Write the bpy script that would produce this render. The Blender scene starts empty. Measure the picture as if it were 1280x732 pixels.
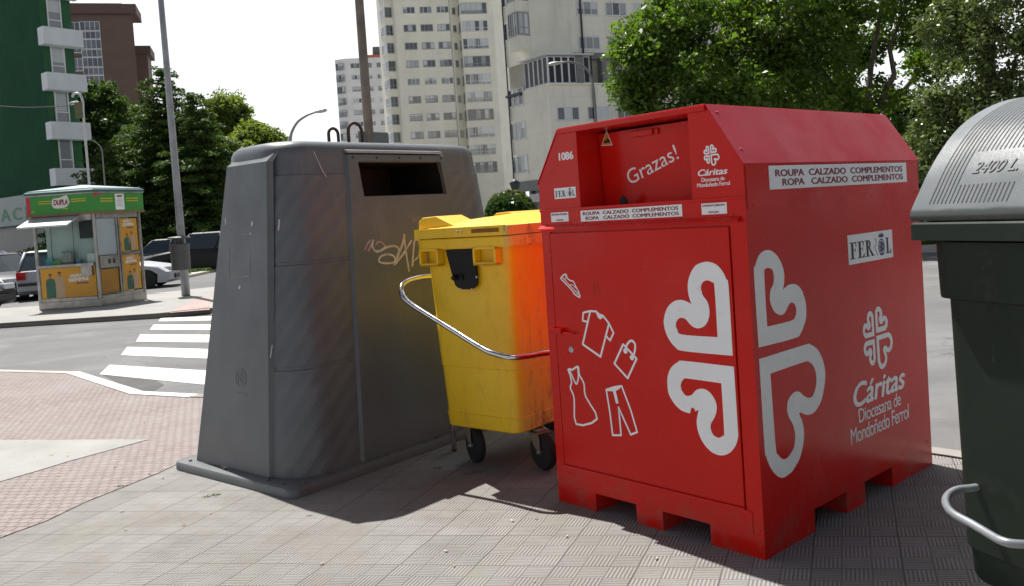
import bpy, bmesh, math, random
import numpy as np
from mathutils import Vector, Matrix, noise
random.seed(7); rng=np.random.default_rng(11)
S=bpy.context.scene; COL=S.collection
# ------------------------------------------------------------- camera
FX,PIT,ROL,CYP,CH=1072.0,-.0356,-.0672,306.0,1.5
_f=Vector((0,math.cos(PIT),math.sin(PIT))); _r=Vector((1,0,0)); _u=_r.cross(_f)
RT=math.cos(ROL)*_r+math.sin(ROL)*_u; UP=-math.sin(ROL)*_r+math.cos(ROL)*_u
cd=bpy.data.cameras.new('camera'); cam=bpy.data.objects.new('camera',cd); COL.objects.link(cam); S.camera=cam
cd.sensor_width=36; cd.lens=FX/1280*36; cd.shift_y=-60/1280; cd.clip_end=3000; cd.clip_start=.05
m=Matrix.Identity(4)
for i in range(3): m[i][0]=RT[i]; m[i][1]=UP[i]; m[i][2]=-_f[i]; m[i][3]=(0,0,CH)[i]
cam.matrix_world=m
cd.dof.use_dof=True; cd.dof.focus_distance=4.6; cd.dof.aperture_fstop=10
def ray(x,y): return RT*((x-640)/FX)+UP*((CYP-y)/FX)+_f
def gp(x,y,z=0):
    d=ray(x,y); t=(z-CH)/d.z; return Vector((0,0,CH))+d*t
def at(x,y,Y):
    d=ray(x,y); return Vector((0,0,CH))+d*(Y/d.y)
# ------------------------------------------------------------- sky, sun, exposure
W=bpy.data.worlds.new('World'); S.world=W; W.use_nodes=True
nt=W.node_tree; nt.nodes.clear()
out=nt.nodes.new('ShaderNodeOutputWorld'); bg=nt.nodes.new('ShaderNodeBackground'); sky=nt.nodes.new('ShaderNodeTexSky')
sky.sky_type='NISHITA'; sky.sun_disc=False; sky.sun_elevation=math.radians(62); sky.sun_rotation=math.radians(-33)
sky.air_density=1.0; sky.dust_density=2.5; sky.ozone_density=1.0
tc=nt.nodes.new('ShaderNodeTexCoord'); no=nt.nodes.new('ShaderNodeTexNoise'); no.inputs['Scale'].default_value=2.2; no.inputs['Detail'].default_value=5; no.inputs['Roughness'].default_value=.55
sep=nt.nodes.new('ShaderNodeSeparateXYZ'); nt.links.new(tc.outputs['Generated'],sep.inputs[0]); nt.links.new(tc.outputs['Generated'],no.inputs['Vector'])
def wm(op,a,b=None,c=None):
    n=nt.nodes.new('ShaderNodeMath'); n.operation=op
    for i,v in enumerate((a,b,c)):
        if v is None: continue
        if isinstance(v,(int,float)): n.inputs[i].default_value=v
        else: nt.links.new(v,n.inputs[i])
    return n.outputs[0]
# bright cloud bank covering the sunward (north) half of the sky, broken blue elsewhere
mask=wm('MULTIPLY_ADD',sep.outputs['Y'],1.0,wm('MULTIPLY',no.outputs['Fac'],1.5)); mask=wm('MULTIPLY_ADD',sep.outputs['Z'],-.75,mask)
mr=nt.nodes.new('ShaderNodeMapRange'); mr.interpolation_type='SMOOTHSTEP'; nt.links.new(mask,mr.inputs[0]); mr.inputs[1].default_value=.45; mr.inputs[2].default_value=.95
mx=nt.nodes.new('ShaderNodeMix'); mx.data_type='RGBA'; nt.links.new(mr.outputs[0],mx.inputs[0]); dk=nt.nodes.new('ShaderNodeMix'); dk.data_type='RGBA'; dk.blend_type='MULTIPLY'; dk.inputs[0].default_value=1; nt.links.new(sky.outputs[0],dk.inputs[6]); dk.inputs[7].default_value=(.42,.42,.43,1); nt.links.new(dk.outputs[2],mx.inputs[6]); mx.inputs[7].default_value=(9.4,9.7,10.0,1)
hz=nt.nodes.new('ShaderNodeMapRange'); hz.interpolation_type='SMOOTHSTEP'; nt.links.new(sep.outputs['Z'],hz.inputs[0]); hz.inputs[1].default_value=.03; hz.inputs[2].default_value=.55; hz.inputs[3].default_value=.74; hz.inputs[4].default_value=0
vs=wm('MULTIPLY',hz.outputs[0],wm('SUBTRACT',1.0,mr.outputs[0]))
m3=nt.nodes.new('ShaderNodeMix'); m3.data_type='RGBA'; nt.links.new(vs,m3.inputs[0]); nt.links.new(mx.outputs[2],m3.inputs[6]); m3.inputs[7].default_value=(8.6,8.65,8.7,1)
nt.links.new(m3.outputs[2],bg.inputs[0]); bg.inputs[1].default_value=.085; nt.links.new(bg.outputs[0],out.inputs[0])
sl=bpy.data.lights.new('sun','SUN'); sl.energy=5.0; sl.angle=math.radians(.5); sl.color=(1,.965,.91)
so=bpy.data.objects.new('sun',sl); COL.objects.link(so)
SD=Vector((-.545*.469,.84*.469,.883)).normalized(); so.rotation_euler=SD.to_track_quat('Z','Y').to_euler(); so.location=SD*50
S.view_settings.view_transform='Standard'; S.view_settings.look='None'; S.view_settings.gamma=1; S.view_settings.use_curve_mapping=False
S.view_settings.exposure=.53
S.cycles.max_bounces=6; S.cycles.transparent_max_bounces=8
# ------------------------------------------------------------- material helpers
class NT:
    def __init__(s,name):
        s.m=bpy.data.materials.new(name); s.m.use_nodes=True; s.t=s.m.node_tree; s.b=s.t.nodes['Principled BSDF']; s.out=s.t.nodes['Material Output']
    def n(s,ty,**k):
        q=s.t.nodes.new(ty)
        for a,v in k.items(): setattr(q,a,v)
        return q
    def l(s,a,b): s.t.links.new(a,b)
    def M(s,op,a,b=None,c=None,clamp=False):
        q=s.n('ShaderNodeMath',operation=op); q.use_clamp=clamp
        for i,v in enumerate((a,b,c)):
            if v is None: continue
            if isinstance(v,(int,float)): q.inputs[i].default_value=v
            else: s.l(v,q.inputs[i])
        return q.outputs[0]
    def obj(s):
        q=s.n('ShaderNodeTexCoord'); return q.outputs['Object']
    def noise(s,scale,det=4,rough=.55,vec=None,dist=0):
        q=s.n('ShaderNodeTexNoise'); q.inputs['Scale'].default_value=scale; q.inputs['Detail'].default_value=det; q.inputs['Roughness'].default_value=rough; q.inputs['Distortion'].default_value=dist
        s.l(vec if vec is not None else s.obj(),q.inputs['Vector']); return q.outputs['Fac']
    def mapr(s,v,a,b,c=0,d=1,smooth=False):
        q=s.n('ShaderNodeMapRange'); q.inputs[1].default_value=a; q.inputs[2].default_value=b; q.inputs[3].default_value=c; q.inputs[4].default_value=d
        if smooth: q.interpolation_type='SMOOTHSTEP'
        s.l(v,q.inputs[0]); return q.outputs[0]
    def mix(s,f,a,b,mode='MIX'):
        q=s.n('ShaderNodeMix',data_type='RGBA',blend_type=mode)
        for i,v in ((0,f),(6,a),(7,b)):
            if isinstance(v,(int,float)): q.inputs[i].default_value=v
            elif isinstance(v,tuple): q.inputs[i].default_value=(v[0],v[1],v[2],1)
            else: s.l(v,q.inputs[i])
        return q.outputs[2]
    def bump(s,h,st=.5,dist=.01,prev=None):
        q=s.n('ShaderNodeBump'); q.inputs['Strength'].default_value=st; q.inputs['Distance'].default_value=dist; s.l(h,q.inputs['Height'])
        if prev is not None: s.l(prev,q.inputs['Normal'])
        return q.outputs[0]
    def set(s,col=None,rough=None,metal=None,coat=None,normal=None,spec=None):
        b=s.b
        for k,v in (('Base Color',col),('Roughness',rough),('Metallic',metal),('Coat Weight',coat),('Normal',normal),('Specular IOR Level',spec)):
            if v is None: continue
            if isinstance(v,(int,float)): b.inputs[k].default_value=v
            elif isinstance(v,tuple): b.inputs[k].default_value=(v[0],v[1],v[2],1)
            else: s.l(v,b.inputs[k])
        return s.m
def sc(c,k): return tuple(x*k for x in c)
_mc={}
def mat(name,c,rough=.5,metal=0,var=.12,scale=3.0,bump=0,bscale=60,coat=None,spec=None,dirt=None):
    if name in _mc: return _mc[name]
    t=NT(name); f=t.noise(scale,5,.6)
    col=t.mix(t.mapr(f,.3,.7),sc(c,1-var),sc(c,1+var))
    if dirt: col=t.mix(t.mapr(t.noise(dirt[1],6,.65),dirt[2],dirt[2]+.18,0,dirt[3]),col,dirt[0])
    nrm=t.bump(t.noise(bscale,4,.6),bump,.004) if bump else None
    r=t.mapr(t.noise(scale*2.3,4),.3,.7,max(0,rough-.07),min(1,rough+.07))
    _mc[name]=t.set(col,r,metal,coat,nrm,spec); return _mc[name]
# ------------------------------------------------------------- object helpers
def meta(o,label=None,cat=None,group=None,kind=None):
    for k,v in (('label',label),('category',cat),('group',group),('kind',kind)):
        if v: o[k]=v
    return o
def empty(name,loc=(0,0,0),rz=0,label=None,cat=None,group=None):
    o=bpy.data.objects.new(name,None); COL.objects.link(o); o.location=loc; o.rotation_euler=(0,0,rz); o.empty_display_size=.2
    return meta(o,label,cat,group)
def link(name,me,parent=None,mats=(),smooth=None,loc=None,rot=None):
    for mm in mats: me.materials.append(mm)
    o=bpy.data.objects.new(name,me); COL.objects.link(o)
    if parent is not None: o.parent=parent
    if loc is not None: o.location=loc
    if rot is not None: o.rotation_euler=rot
    if smooth:
        for p in me.polygons: p.use_smooth=True
        if smooth is not True:
            me.set_sharp_from_angle(angle=math.radians(smooth))
    return o
class MB:
    """collects primitives in one mesh"""
    def __init__(s): s.bm=bmesh.new()
    def box(s,x0,x1,y0,y1,z0,z1,mi=0,bev=0,M=None):
        vs=[Vector((x,y,z)) for z in (z0,z1) for y in (y0,y1) for x in (x0,x1)]
        if M is not None: vs=[M@v for v in vs]
        b=[s.bm.verts.new(v) for v in vs]; fs=[]
        for q in ((0,2,3,1),(4,5,7,6),(0,1,5,4),(2,6,7,3),(0,4,6,2),(1,3,7,5)):
            f=s.bm.faces.new([b[i] for i in q]); f.material_index=mi; fs.append(f)
        if bev:
            es=list({e for f in fs for e in f.edges}); r=bmesh.ops.bevel(s.bm,geom=es,offset=bev,segments=2,affect='EDGES',profile=.5)
            for f in r['faces']: f.material_index=mi
        return s
    def tube(s,pts,r,seg=10,mi=0,caps=True,closed=False):
        pts=[Vector(p) for p in pts]; n=len(pts); rs=r if isinstance(r,(list,tuple)) else [r]*n
        rings=[]; pn=None
        for i,p in enumerate(pts):
            if closed: t=(pts[(i+1)%n]-pts[i-1]).normalized()
            else: t=((pts[min(i+1,n-1)]-pts[max(i-1,0)])).normalized()
            if pn is None:
                a=Vector((0,0,1)) if abs(t.z)<.9 else Vector((1,0,0)); pn=t.cross(a).normalized()
            else: pn=(pn-t*pn.dot(t)).normalized()
            q=t.cross(pn)
            rings.append([s.bm.verts.new(p+(pn*math.cos(6.28319*k/seg)+q*math.sin(6.28319*k/seg))*rs[i]) for k in range(seg)])
        for i in range(n if closed else n-1):
            A,B=rings[i],rings[(i+1)%n]
            for k in range(seg):
                f=s.bm.faces.new((A[k],A[(k+1)%seg],B[(k+1)%seg],B[k])); f.material_index=mi; f.smooth=True
        if caps and not closed:
            for R in (rings[0][::-1],rings[-1]):
                f=s.bm.faces.new(R); f.material_index=mi
        return s
    def lathe(s,prof,seg=20,mi=0,M=None,cap=True):
        rings=[]
        for r,z in prof:
            rings.append([s.bm.verts.new((M@Vector((r*math.cos(6.28319*k/seg),r*math.sin(6.28319*k/seg),z))) if M is not None else Vector((r*math.cos(6.28319*k/seg),r*math.sin(6.28319*k/seg),z))) for k in range(seg)])
        for A,B in zip(rings,rings[1:]):
            for k in range(seg):
                f=s.bm.faces.new((A[k],A[(k+1)%seg],B[(k+1)%seg],B[k])); f.material_index=mi; f.smooth=True
        if cap:
            for R in (rings[0][::-1],rings[-1]): 
                f=s.bm.faces.new(R); f.material_index=mi
        return s
    def prism(s,poly,z0,z1,mi=0,M=None):
        """poly of (x,y), extruded in z"""
        lo=[Vector((x,y,z0)) for x,y in poly]; hi=[Vector((x,y,z1)) for x,y in poly]
        if M is not None: lo=[M@v for v in lo]; hi=[M@v for v in hi]
        a=[s.bm.verts.new(v) for v in lo]; b=[s.bm.verts.new(v) for v in hi]; n=len(a)
        fs=[s.bm.faces.new(a[::-1]),s.bm.faces.new(b)]+[s.bm.faces.new((a[i],a[(i+1)%n],b[(i+1)%n],b[i])) for i in range(n)]
        for f in fs: f.material_index=mi
        return s
    def poly(s,pts,mi=0):
        f=s.bm.faces.new([s.bm.verts.new(Vector(p)) for p in pts]); f.material_index=mi; return s
    def rings(s,rs,mi=0,cap0=True,cap1=True,smooth=True):
        R=[[s.bm.verts.new(Vector(p)) for p in r] for r in rs]; n=len(R[0])
        for A,B in zip(R,R[1:]):
            for k in range(n):
                f=s.bm.faces.new((A[k],A[(k+1)%n],B[(k+1)%n],B[k])); f.material_index=mi; f.smooth=smooth
        if cap0: s.bm.faces.new(R[0][::-1]).material_index=mi
        if cap1: s.bm.faces.new(R[-1]).material_index=mi
        return s
    def mesh(s,name='m',fix=True):
        if fix: bmesh.ops.recalc_face_normals(s.bm,faces=s.bm.faces)
        me=bpy.data.meshes.new(name); s.bm.to_mesh(me); s.bm.free(); return me
    def build(s,name,mats,parent=None,smooth=None,loc=None,rot=None,bevel=None,fix=True):
        if not isinstance(mats,(list,tuple)): mats=[mats]
        o=link(name,s.mesh(name,fix),parent,mats,smooth,loc,rot)
        if bevel:
            b=o.modifiers.new('bevel','BEVEL'); b.width=bevel; b.segments=2; b.limit_method='ANGLE'; b.angle_limit=math.radians(35); b.harden_normals=False
        return o
def boolean(me,cutters):
    """subtract cutter meshes, returns a new mesh"""
    o=bpy.data.objects.new('tmp',me); COL.objects.link(o); cs=[]
    for c in cutters:
        k=bpy.data.objects.new('tmpc',c); COL.objects.link(k); cs.append(k)
        md=o.modifiers.new('b','BOOLEAN'); md.operation='DIFFERENCE'; md.object=k; md.solver='EXACT'
        if len(c.materials): md.material_mode='TRANSFER'
    bpy.context.view_layer.update()
    r=bpy.data.meshes.new_from_object(o.evaluated_get(bpy.context.evaluated_depsgraph_get()))
    for k in cs: bpy.data.objects.remove(k)
    bpy.data.objects.remove(o); return r
def copy_tree(o,parent=None):
    c=o.copy(); COL.objects.link(c)
    if parent is not None: c.parent=parent
    for ch in list(o.children): copy_tree(ch,c)
    return c
def repeat(name,me,m,parent,Ms):
    me.materials.append(m)
    for M in Ms:
        o=bpy.data.objects.new(name,me); COL.objects.link(o); o.parent=parent; o.matrix_local=M
def basis(o,x,y,z=None):
    """matrix with origin o and axes x,y,(z)"""
    x=Vector(x).normalized(); y=Vector(y).normalized(); z=Vector(z) if z else x.cross(y).normalized()
    M=Matrix.Identity(4)
    for i in range(3): M[i][0]=x[i]; M[i][1]=y[i]; M[i][2]=z[i]; M[i][3]=o[i]
    return M
# flat marks (printing, vinyl, lettering) on a plane given by a matrix: x right, y up, z out of the surface
def curve2d(loops,ext=.0006):
    cu=bpy.data.curves.new('c','CURVE'); cu.dimensions='2D'; cu.fill_mode='BOTH'; cu.extrude=ext
    for L in loops:
        sp=cu.splines.new('POLY'); sp.points.add(len(L)-1); sp.use_cyclic_u=True
        for p,(x,y) in zip(sp.points,L): p.co=(x,y,0,1)
    o=bpy.data.objects.new('c',cu); COL.objects.link(o); bpy.context.view_layer.update()
    me=bpy.data.meshes.new_from_object(o.evaluated_get(bpy.context.evaluated_depsgraph_get())); bpy.data.objects.remove(o); return me
def catmull(P,closed=True,sub=5,sharp=()):
    n=len(P); o=[]
    for i in range(n if closed else n-1):
        p0=P[(i-1)%n] if closed or i>0 else P[0]; p1=P[i]; p2=P[(i+1)%n]; p3=P[(i+2)%n] if closed or i+2<n else P[-1]
        if i in sharp: p0=p1
        if (i+1)%n in sharp: p3=p2
        for k in range(sub):
            t=k/sub; o.append(tuple(.5*((2*p1[j])+(-p0[j]+p2[j])*t+(2*p0[j]-5*p1[j]+4*p2[j]-p3[j])*t*t+(-p0[j]+3*p1[j]-3*p2[j]+p3[j])*t**3) for j in range(len(p1))))
    if not closed: o.append(tuple(P[-1]))
    return o
def stroke(P,w,closed=False):
    """outline strips of a polyline as quads + round joints, all in one mesh"""
    P=[Vector((p[0],p[1],0)) for p in P]; b=MB(); n=len(P)
    for i in range(n if closed else n-1):
        a,c=P[i],P[(i+1)%n]; t=(c-a)
        if t.length<1e-6: continue
        t.normalize(); q=Vector((-t.y,t.x,0))*w/2
        b.poly([a-q,c-q,c+q,a+q])
    k=0
    for p in P:
        k+=1
        b.poly([p+Vector((math.cos(j*.7854)*w/2,math.sin(j*.7854)*w/2,.00001*(k%9+1))) for j in range(8)])
    return b.mesh(fix=False)
FONT_CACHE={}
def textmesh(txt,bold=0,shear=0,space=1.0):
    cu=bpy.data.curves.new('t','FONT'); cu.body=txt; cu.size=1; cu.offset=bold; cu.shear=shear; cu.space_character=space; cu.extrude=.002; cu.resolution_u=4; cu.offset=0
    o=bpy.data.objects.new('t',cu); COL.objects.link(o); bpy.context.view_layer.update()
    me=bpy.data.meshes.new_from_object(o.evaluated_get(bpy.context.evaluated_depsgraph_get())); bpy.data.objects.remove(o); return me
def put(me,M,name,material,parent,off=.0015):
    me.transform(M@Matrix.Translation((0,0,off))); return link(name,me,parent,[material])
def text(txt,x,y,w,h,M,material,parent,bold=.01,shear=0,name='lettering',off=.0015,rot=0,space=1.0):
    """fits text box: left-bottom (x,y), size w,h"""
    me=textmesh(txt,bold,shear,space)
    if bold>.009:
        bb=bmesh.new(); k=bold*.8
        for i,(dx,dy) in enumerate(((0,0),(k,0),(-k,0),(0,k*.6),(0,-k*.6))):
            m2=me.copy(); m2.transform(Matrix.Translation((dx,dy,.0004*i))); bb.from_mesh(m2); bpy.data.meshes.remove(m2)
        bb.to_mesh(me); bb.free()
    co=np.empty(len(me.vertices)*3); me.vertices.foreach_get('co',co); co=co.reshape(-1,3); lo,hi=co.min(0),co.max(0)
    sx=w/(hi[0]-lo[0]); sy=h/(hi[1]-lo[1]) if h else sx
    T=Matrix.Translation((x,y,0))@Matrix.Rotation(rot,4,'Z')@Matrix.Diagonal((sx,sy,.3,1))@Matrix.Translation((-lo[0],-lo[1],0))
    me.transform(T)
    if '  ' in txt:      # one mesh per word
        iv=sorted((min(me.vertices[i].co.x for i in p.vertices),max(me.vertices[i].co.x for i in p.vertices)) for p in me.polygons); cuts=[-1e9]; hi_=iv[0][1]
        for a,c in iv:
            if a-hi_>.42*h: cuts.append((a+hi_)/2)
            hi_=max(hi_,c)
        cuts.append(1e9)
        for a,c in zip(cuts,cuts[1:]):
            bb=bmesh.new(); bb.from_mesh(me); bmesh.ops.delete(bb,geom=[v for v in bb.verts if not a<v.co.x<c],context='VERTS'); m2=bpy.data.meshes.new(name); bb.to_mesh(m2); bb.free()
            if len(m2.vertices): put(m2,M,name,material,parent,off)
        return
    return put(me,M,name,material,parent,off)
def rect(x0,x1,y0,y1,M,material,parent,name='sticker',off=.0008,t=.0006):
    b=MB(); b.box(x0,x1,y0,y1,0,t); me=b.mesh(); return put(me,M,name,material,parent,off)
# ------------------------------------------------------------- foliage
def leaves(name,clusters,size,material,parent,flat=.0,up=.35,seed=1,droop=0):
    """clusters: array rows (x,y,z,rx,ry,rz,count). Leaf quads (folded) filling each cluster."""
    g=np.random.default_rng(seed); P=[]; TN=[]
    for c in clusters:
        n=int(c[6]); d=g.normal(size=(n,3)); d/=np.linalg.norm(d,axis=1)[:,None]; r=g.random(n)**.45
        P.append(np.array(c[:3])+d*r[:,None]*np.array(c[3:6])); TN.append(np.full(n,g.random()))
    P=np.concatenate(P); n=len(P)
    nr=g.normal(size=(n,3)); nr[:,2]=np.abs(nr[:,2])+up; nr/=np.linalg.norm(nr,axis=1)[:,None]
    t=g.normal(size=(n,3)); t[:,2]-=droop; t-=nr*(t*nr).sum(1)[:,None]; t/=np.linalg.norm(t,axis=1)[:,None]; b=np.cross(nr,t)
    s=size*(.55+.9*g.random(n))[:,None]
    V=np.stack([P-t*s*.6, P+b*s*.34+nr*s*.07, P+t*s*.75-nr*s*.1, P-b*s*.34+nr*s*.07],1).reshape(-1,3)
    me=bpy.data.meshes.new(name); me.vertices.add(4*n); me.vertices.foreach_set('co',V.ravel())
    me.loops.add(4*n); me.loops.foreach_set('vertex_index',np.arange(4*n,dtype=np.int32))
    me.polygons.add(n); me.polygons.foreach_set('loop_start',np.arange(0,4*n,4,dtype=np.int32)); me.polygons.foreach_set('loop_total',np.full(n,4,dtype=np.int32))
    me.update(); at_=me.attributes.new('tone','FLOAT','FACE'); at_.data.foreach_set('value',(g.random(n)*.4+np.concatenate(TN)*.6).astype(np.float32))
    return link(name,me,parent,[material])
def leafmat(name,c1,c2,trans=.35,rough=.45,spec=.4):
    t=NT(name); a=t.n('ShaderNodeAttribute',attribute_name='tone'); f=t.noise(.9,3)
    f=t.M('MULTIPLY_ADD',a.outputs['Fac'],.55,t.M('MULTIPLY',f,.6)); col=t.mix(t.mapr(f,.2,.9),c1,c2)
    t.set(col,rough,spec=spec)
    tr=t.n('ShaderNodeBsdfTranslucent'); c=t.mix(1.0,col,(1.2,1.25,.45),'MULTIPLY'); t.l(c,tr.inputs[0])
    mx=t.n('ShaderNodeMixShader'); mx.inputs[0].default_value=trans; t.l(t.b.outputs[0],mx.inputs[1]); t.l(tr.outputs[0],mx.inputs[2]); t.l(mx.outputs[0],t.out.inputs[0])
    return t.m
BARK=mat('bark',(.10,.08,.06),.9,var=.35,scale=6,bump=.8,bscale=14)
def crown_clusters(blobs,per,rad,count,seed,shell=.75):
    g=np.random.default_rng(seed); out=[]
    for (x,y,z,rx,ry,rz) in blobs:
        k=max(3,int(per*(rx*ry*rz)**(1/3)**1))
        for _ in range(k):
            d=g.normal(size=3); d/=np.linalg.norm(d); r=shell+(1-shell)*g.random() if g.random()<.8 else g.random()*shell
            p=np.array((x,y,z))+d*r*np.array((rx,ry,rz)); q=rad*(.6+.9*g.random())
            out.append((*p,q*1.15,q*1.15,q*.75,count*(.5+g.random())))
    return out
def limb(b,p,q,r0,r1,wob=.1,n=6,seed=0):
    g=random.Random(seed); p=Vector(p); q=Vector(q); L=(q-p).length; pts=[]
    for i in range(n+1):
        t=i/n; w=Vector((g.uniform(-1,1),g.uniform(-1,1),g.uniform(-.5,.5)))*wob*L*.25*math.sin(math.pi*t); pts.append(p.lerp(q,t)+w)
    b.tube(pts,[r0+(r1-r0)*i/n for i in range(n+1)],8); return pts
# ============================================================= GROUND
def lin(t,coords,a,b,c):
    sx=t.n('ShaderNodeSeparateXYZ'); t.l(coords,sx.inputs[0])
    return t.M('ADD',t.M('MULTIPLY_ADD',sx.outputs['X'],a,t.M('MULTIPLY',sx.outputs['Y'],b)),c)
def asphalt(name,base,patch=True):
    t=NT(name); o=t.obj(); g1=t.noise(160,3,.7); g2=t.noise(1.1,5,.6); g3=t.noise(22,4,.6)
    c=t.mix(t.mapr(g1,.3,.72),sc(base,.62),sc(base,1.42)); c=t.mix(t.mapr(g2,.35,.7),c,sc(base,.85),'MIX')
    c=t.mix(t.mapr(t.noise(.35,6,.65,dist=.6),.50,.58,0,.55),c,sc(base,1.3)); c=t.mix(t.mapr(g3,.62,.75,0,.35),c,sc(base,.55))
    vo=t.n('ShaderNodeTexVoronoi',feature='DISTANCE_TO_EDGE'); vo.inputs['Scale'].default_value=.45; dv=t.n('ShaderNodeTexNoise'); dv.inputs['Scale'].default_value=3; t.l(o,dv.inputs['Vector'])
    va=t.n('ShaderNodeVectorMath',operation='MULTIPLY_ADD'); t.l(dv.outputs['Color'],va.inputs[0]); va.inputs[1].default_value=(.7,.7,.7); t.l(o,va.inputs[2]); t.l(va.outputs[0],vo.inputs['Vector'])
    c=t.mix(t.mapr(vo.outputs['Distance'],.0,.006,.55,0),c,sc(base,.35))
    ty=t.n('ShaderNodeMapping'); t.l(o,ty.inputs[0]); ty.inputs['Rotation'].default_value=(0,0,math.radians(31)); ty.inputs['Scale'].default_value=(.06,1.1,1); c=t.mix(t.mapr(t.noise(1,5,.6,ty.outputs[0]),.5,.66,0,.45),c,sc(base,.6)); c=t.mix(t.mapr(t.noise(2.6,4,.8),.66,.72,0,.6),c,sc(base,.4))
    return t.set(c,.88,normal=t.bump(g1,.6,.006),spec=.3)
ASPH=asphalt('asphalt',(.175,.175,.175)); ASPH2=asphalt('fresh_asphalt',(.10,.10,.10))
def concrete(name,base,slab=None):
    t=NT(name); c=t.mix(t.mapr(t.noise(1.6,6,.65),.32,.68),sc(base,.8),sc(base,1.15)); c=t.mix(t.mapr(t.noise(140,3,.7),.3,.7),c,t.mix(.5,c,sc(base,1.4)),'MIX')
    c=t.mix(t.mapr(t.noise(9,6,.7),.58,.72,0,.4),c,sc(base,.6))
    return t.set(c,.9,normal=t.bump(t.noise(90,4,.65),.35,.004))
CONC=concrete('concrete',(.29,.285,.27)); KERB=concrete('kerb_stone',(.40,.38,.34))
A0=gp(316.8,703.6); a2,a1=math.radians(-10.5),math.radians(68.8); D2=Vector((math.cos(a2),math.sin(a2))); D1=Vector((math.cos(a1),math.sin(a1))); DET=D2.x*D1.y-D2.y*D1.x
def tilemat():
    t=NT('ribbed_paving_tile'); o=t.obj(); cell=.1155
    # warp a little so joints are not ruler straight
    p=lin(t,o,D1.y/DET,-D1.x/DET,-(A0.x*D1.y-A0.y*D1.x)/DET); q=lin(t,o,-D2.y/DET,D2.x/DET,-(-A0.x*D2.y+A0.y*D2.x)/DET)
    w=t.M('MULTIPLY_ADD',t.noise(2.0,2),.012,-.006); p=t.M('ADD',p,w); q=t.M('ADD',q,w)
    s=t.M('DIVIDE',p,cell); u=t.M('DIVIDE',q,cell)
    fs=t.M('FLOOR',s); fu=t.M('FLOOR',u); par=t.M('ABSOLUTE',t.M('MODULO',t.M('ADD',fs,fu),2.0))
    cs=t.M('FRACT',t.M('MULTIPLY',s,7)); cu=t.M('FRACT',t.M('MULTIPLY',u,7))
    st=t.M('ADD',t.M('MULTIPLY',cs,par),t.M('MULTIPLY',cu,t.M('SUBTRACT',1.0,par)))
    ridge=t.mapr(t.M('ABSOLUTE',t.M('SUBTRACT',st,.5)),.20,.36,1,0,True)
    def edge(x,wd,k=1.0):
        f=t.M('FRACT',t.M('DIVIDE',x,k)) ; return t.mapr(t.M('MULTIPLY',t.M('MINIMUM',f,t.M('SUBTRACT',1.0,f)),k),0,wd,0,1,True)
    sm=t.M('MULTIPLY',edge(s,.05),edge(u,.05)); big=t.M('MULTIPLY',edge(s,.055,3.0),edge(u,.055,3.0))
    cx=t.n('ShaderNodeCombineXYZ'); t.l(t.M('FLOOR',t.M('DIVIDE',s,3.0)),cx.inputs[0]); t.l(t.M('FLOOR',t.M('DIVIDE',u,3.0)),cx.inputs[1])
    wn=t.n('ShaderNodeTexWhiteNoise'); t.l(cx.outputs[0],wn.inputs[0])
    wear=t.mapr(t.noise(1.3,6,.65),.38,.66); wear2=t.M('MULTIPLY',wear,t.mapr(wn.outputs['Value'],0,1,.65,1.0))
    base=t.mix(wn.outputs['Value'],(.222,.219,.213),(.302,.298,.288)); base=t.mix(t.mapr(t.noise(.8,5,.6),.35,.7,0,.75),base,(.285,.27,.245)); base=t.mix(t.mapr(t.noise(200,2,.8),.45,.8,0,.6),base,(.44,.43,.41))
    dirt=t.mix(t.mapr(t.noise(3.2,6,.7),.5,.75,0,.55),base,(.17,.155,.14))
    c=t.mix(t.M('MULTIPLY',t.M('SUBTRACT',1.0,ridge),t.mapr(wear2,0,1,.9,.35)),dirt,(.085,.077,.07))
    c=t.mix(t.M('MULTIPLY',t.M('SUBTRACT',1.0,sm),.45),c,(.10,.09,.08)); c=t.mix(t.M('MULTIPLY',t.M('SUBTRACT',1.0,big),t.mapr(t.noise(1.7,4),.35,.65,.3,.9)),c,(.06,.052,.045))
    c=t.mix(t.mapr(t.noise(26,5,.75),.68,.74,0,.5),c,(.62,.6,.56))      # chewing gum and lime spots
    moss=t.M('MULTIPLY',t.mapr(t.noise(1.9,6,.7,dist=.5),.56,.68),t.M('SUBTRACT',1.0,t.M('MULTIPLY',big,.55))); c=t.mix(t.M('MULTIPLY',moss,.4),c,(.20,.19,.09))
    c=t.mix(t.mapr(t.noise(.75,7,.75,dist=1.2),.5,.64,0,.5),c,(.20,.185,.165)); c=t.mix(t.mapr(t.noise(7,6,.8),.62,.70,0,.5),c,(.11,.10,.09))
    h=t.M('MULTIPLY',t.M('MULTIPLY',t.mapr(ridge,0,1,.45,1),t.mapr(sm,0,1,.55,1)),t.mapr(big,0,1,.1,1)); h=t.M('MULTIPLY_ADD',t.noise(110,4,.7),.3,h)
    return t.set(c,t.mapr(t.noise(5,4),.3,.7,.72,.95),normal=t.bump(h,.75,.004))
TILE=tilemat()
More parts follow.
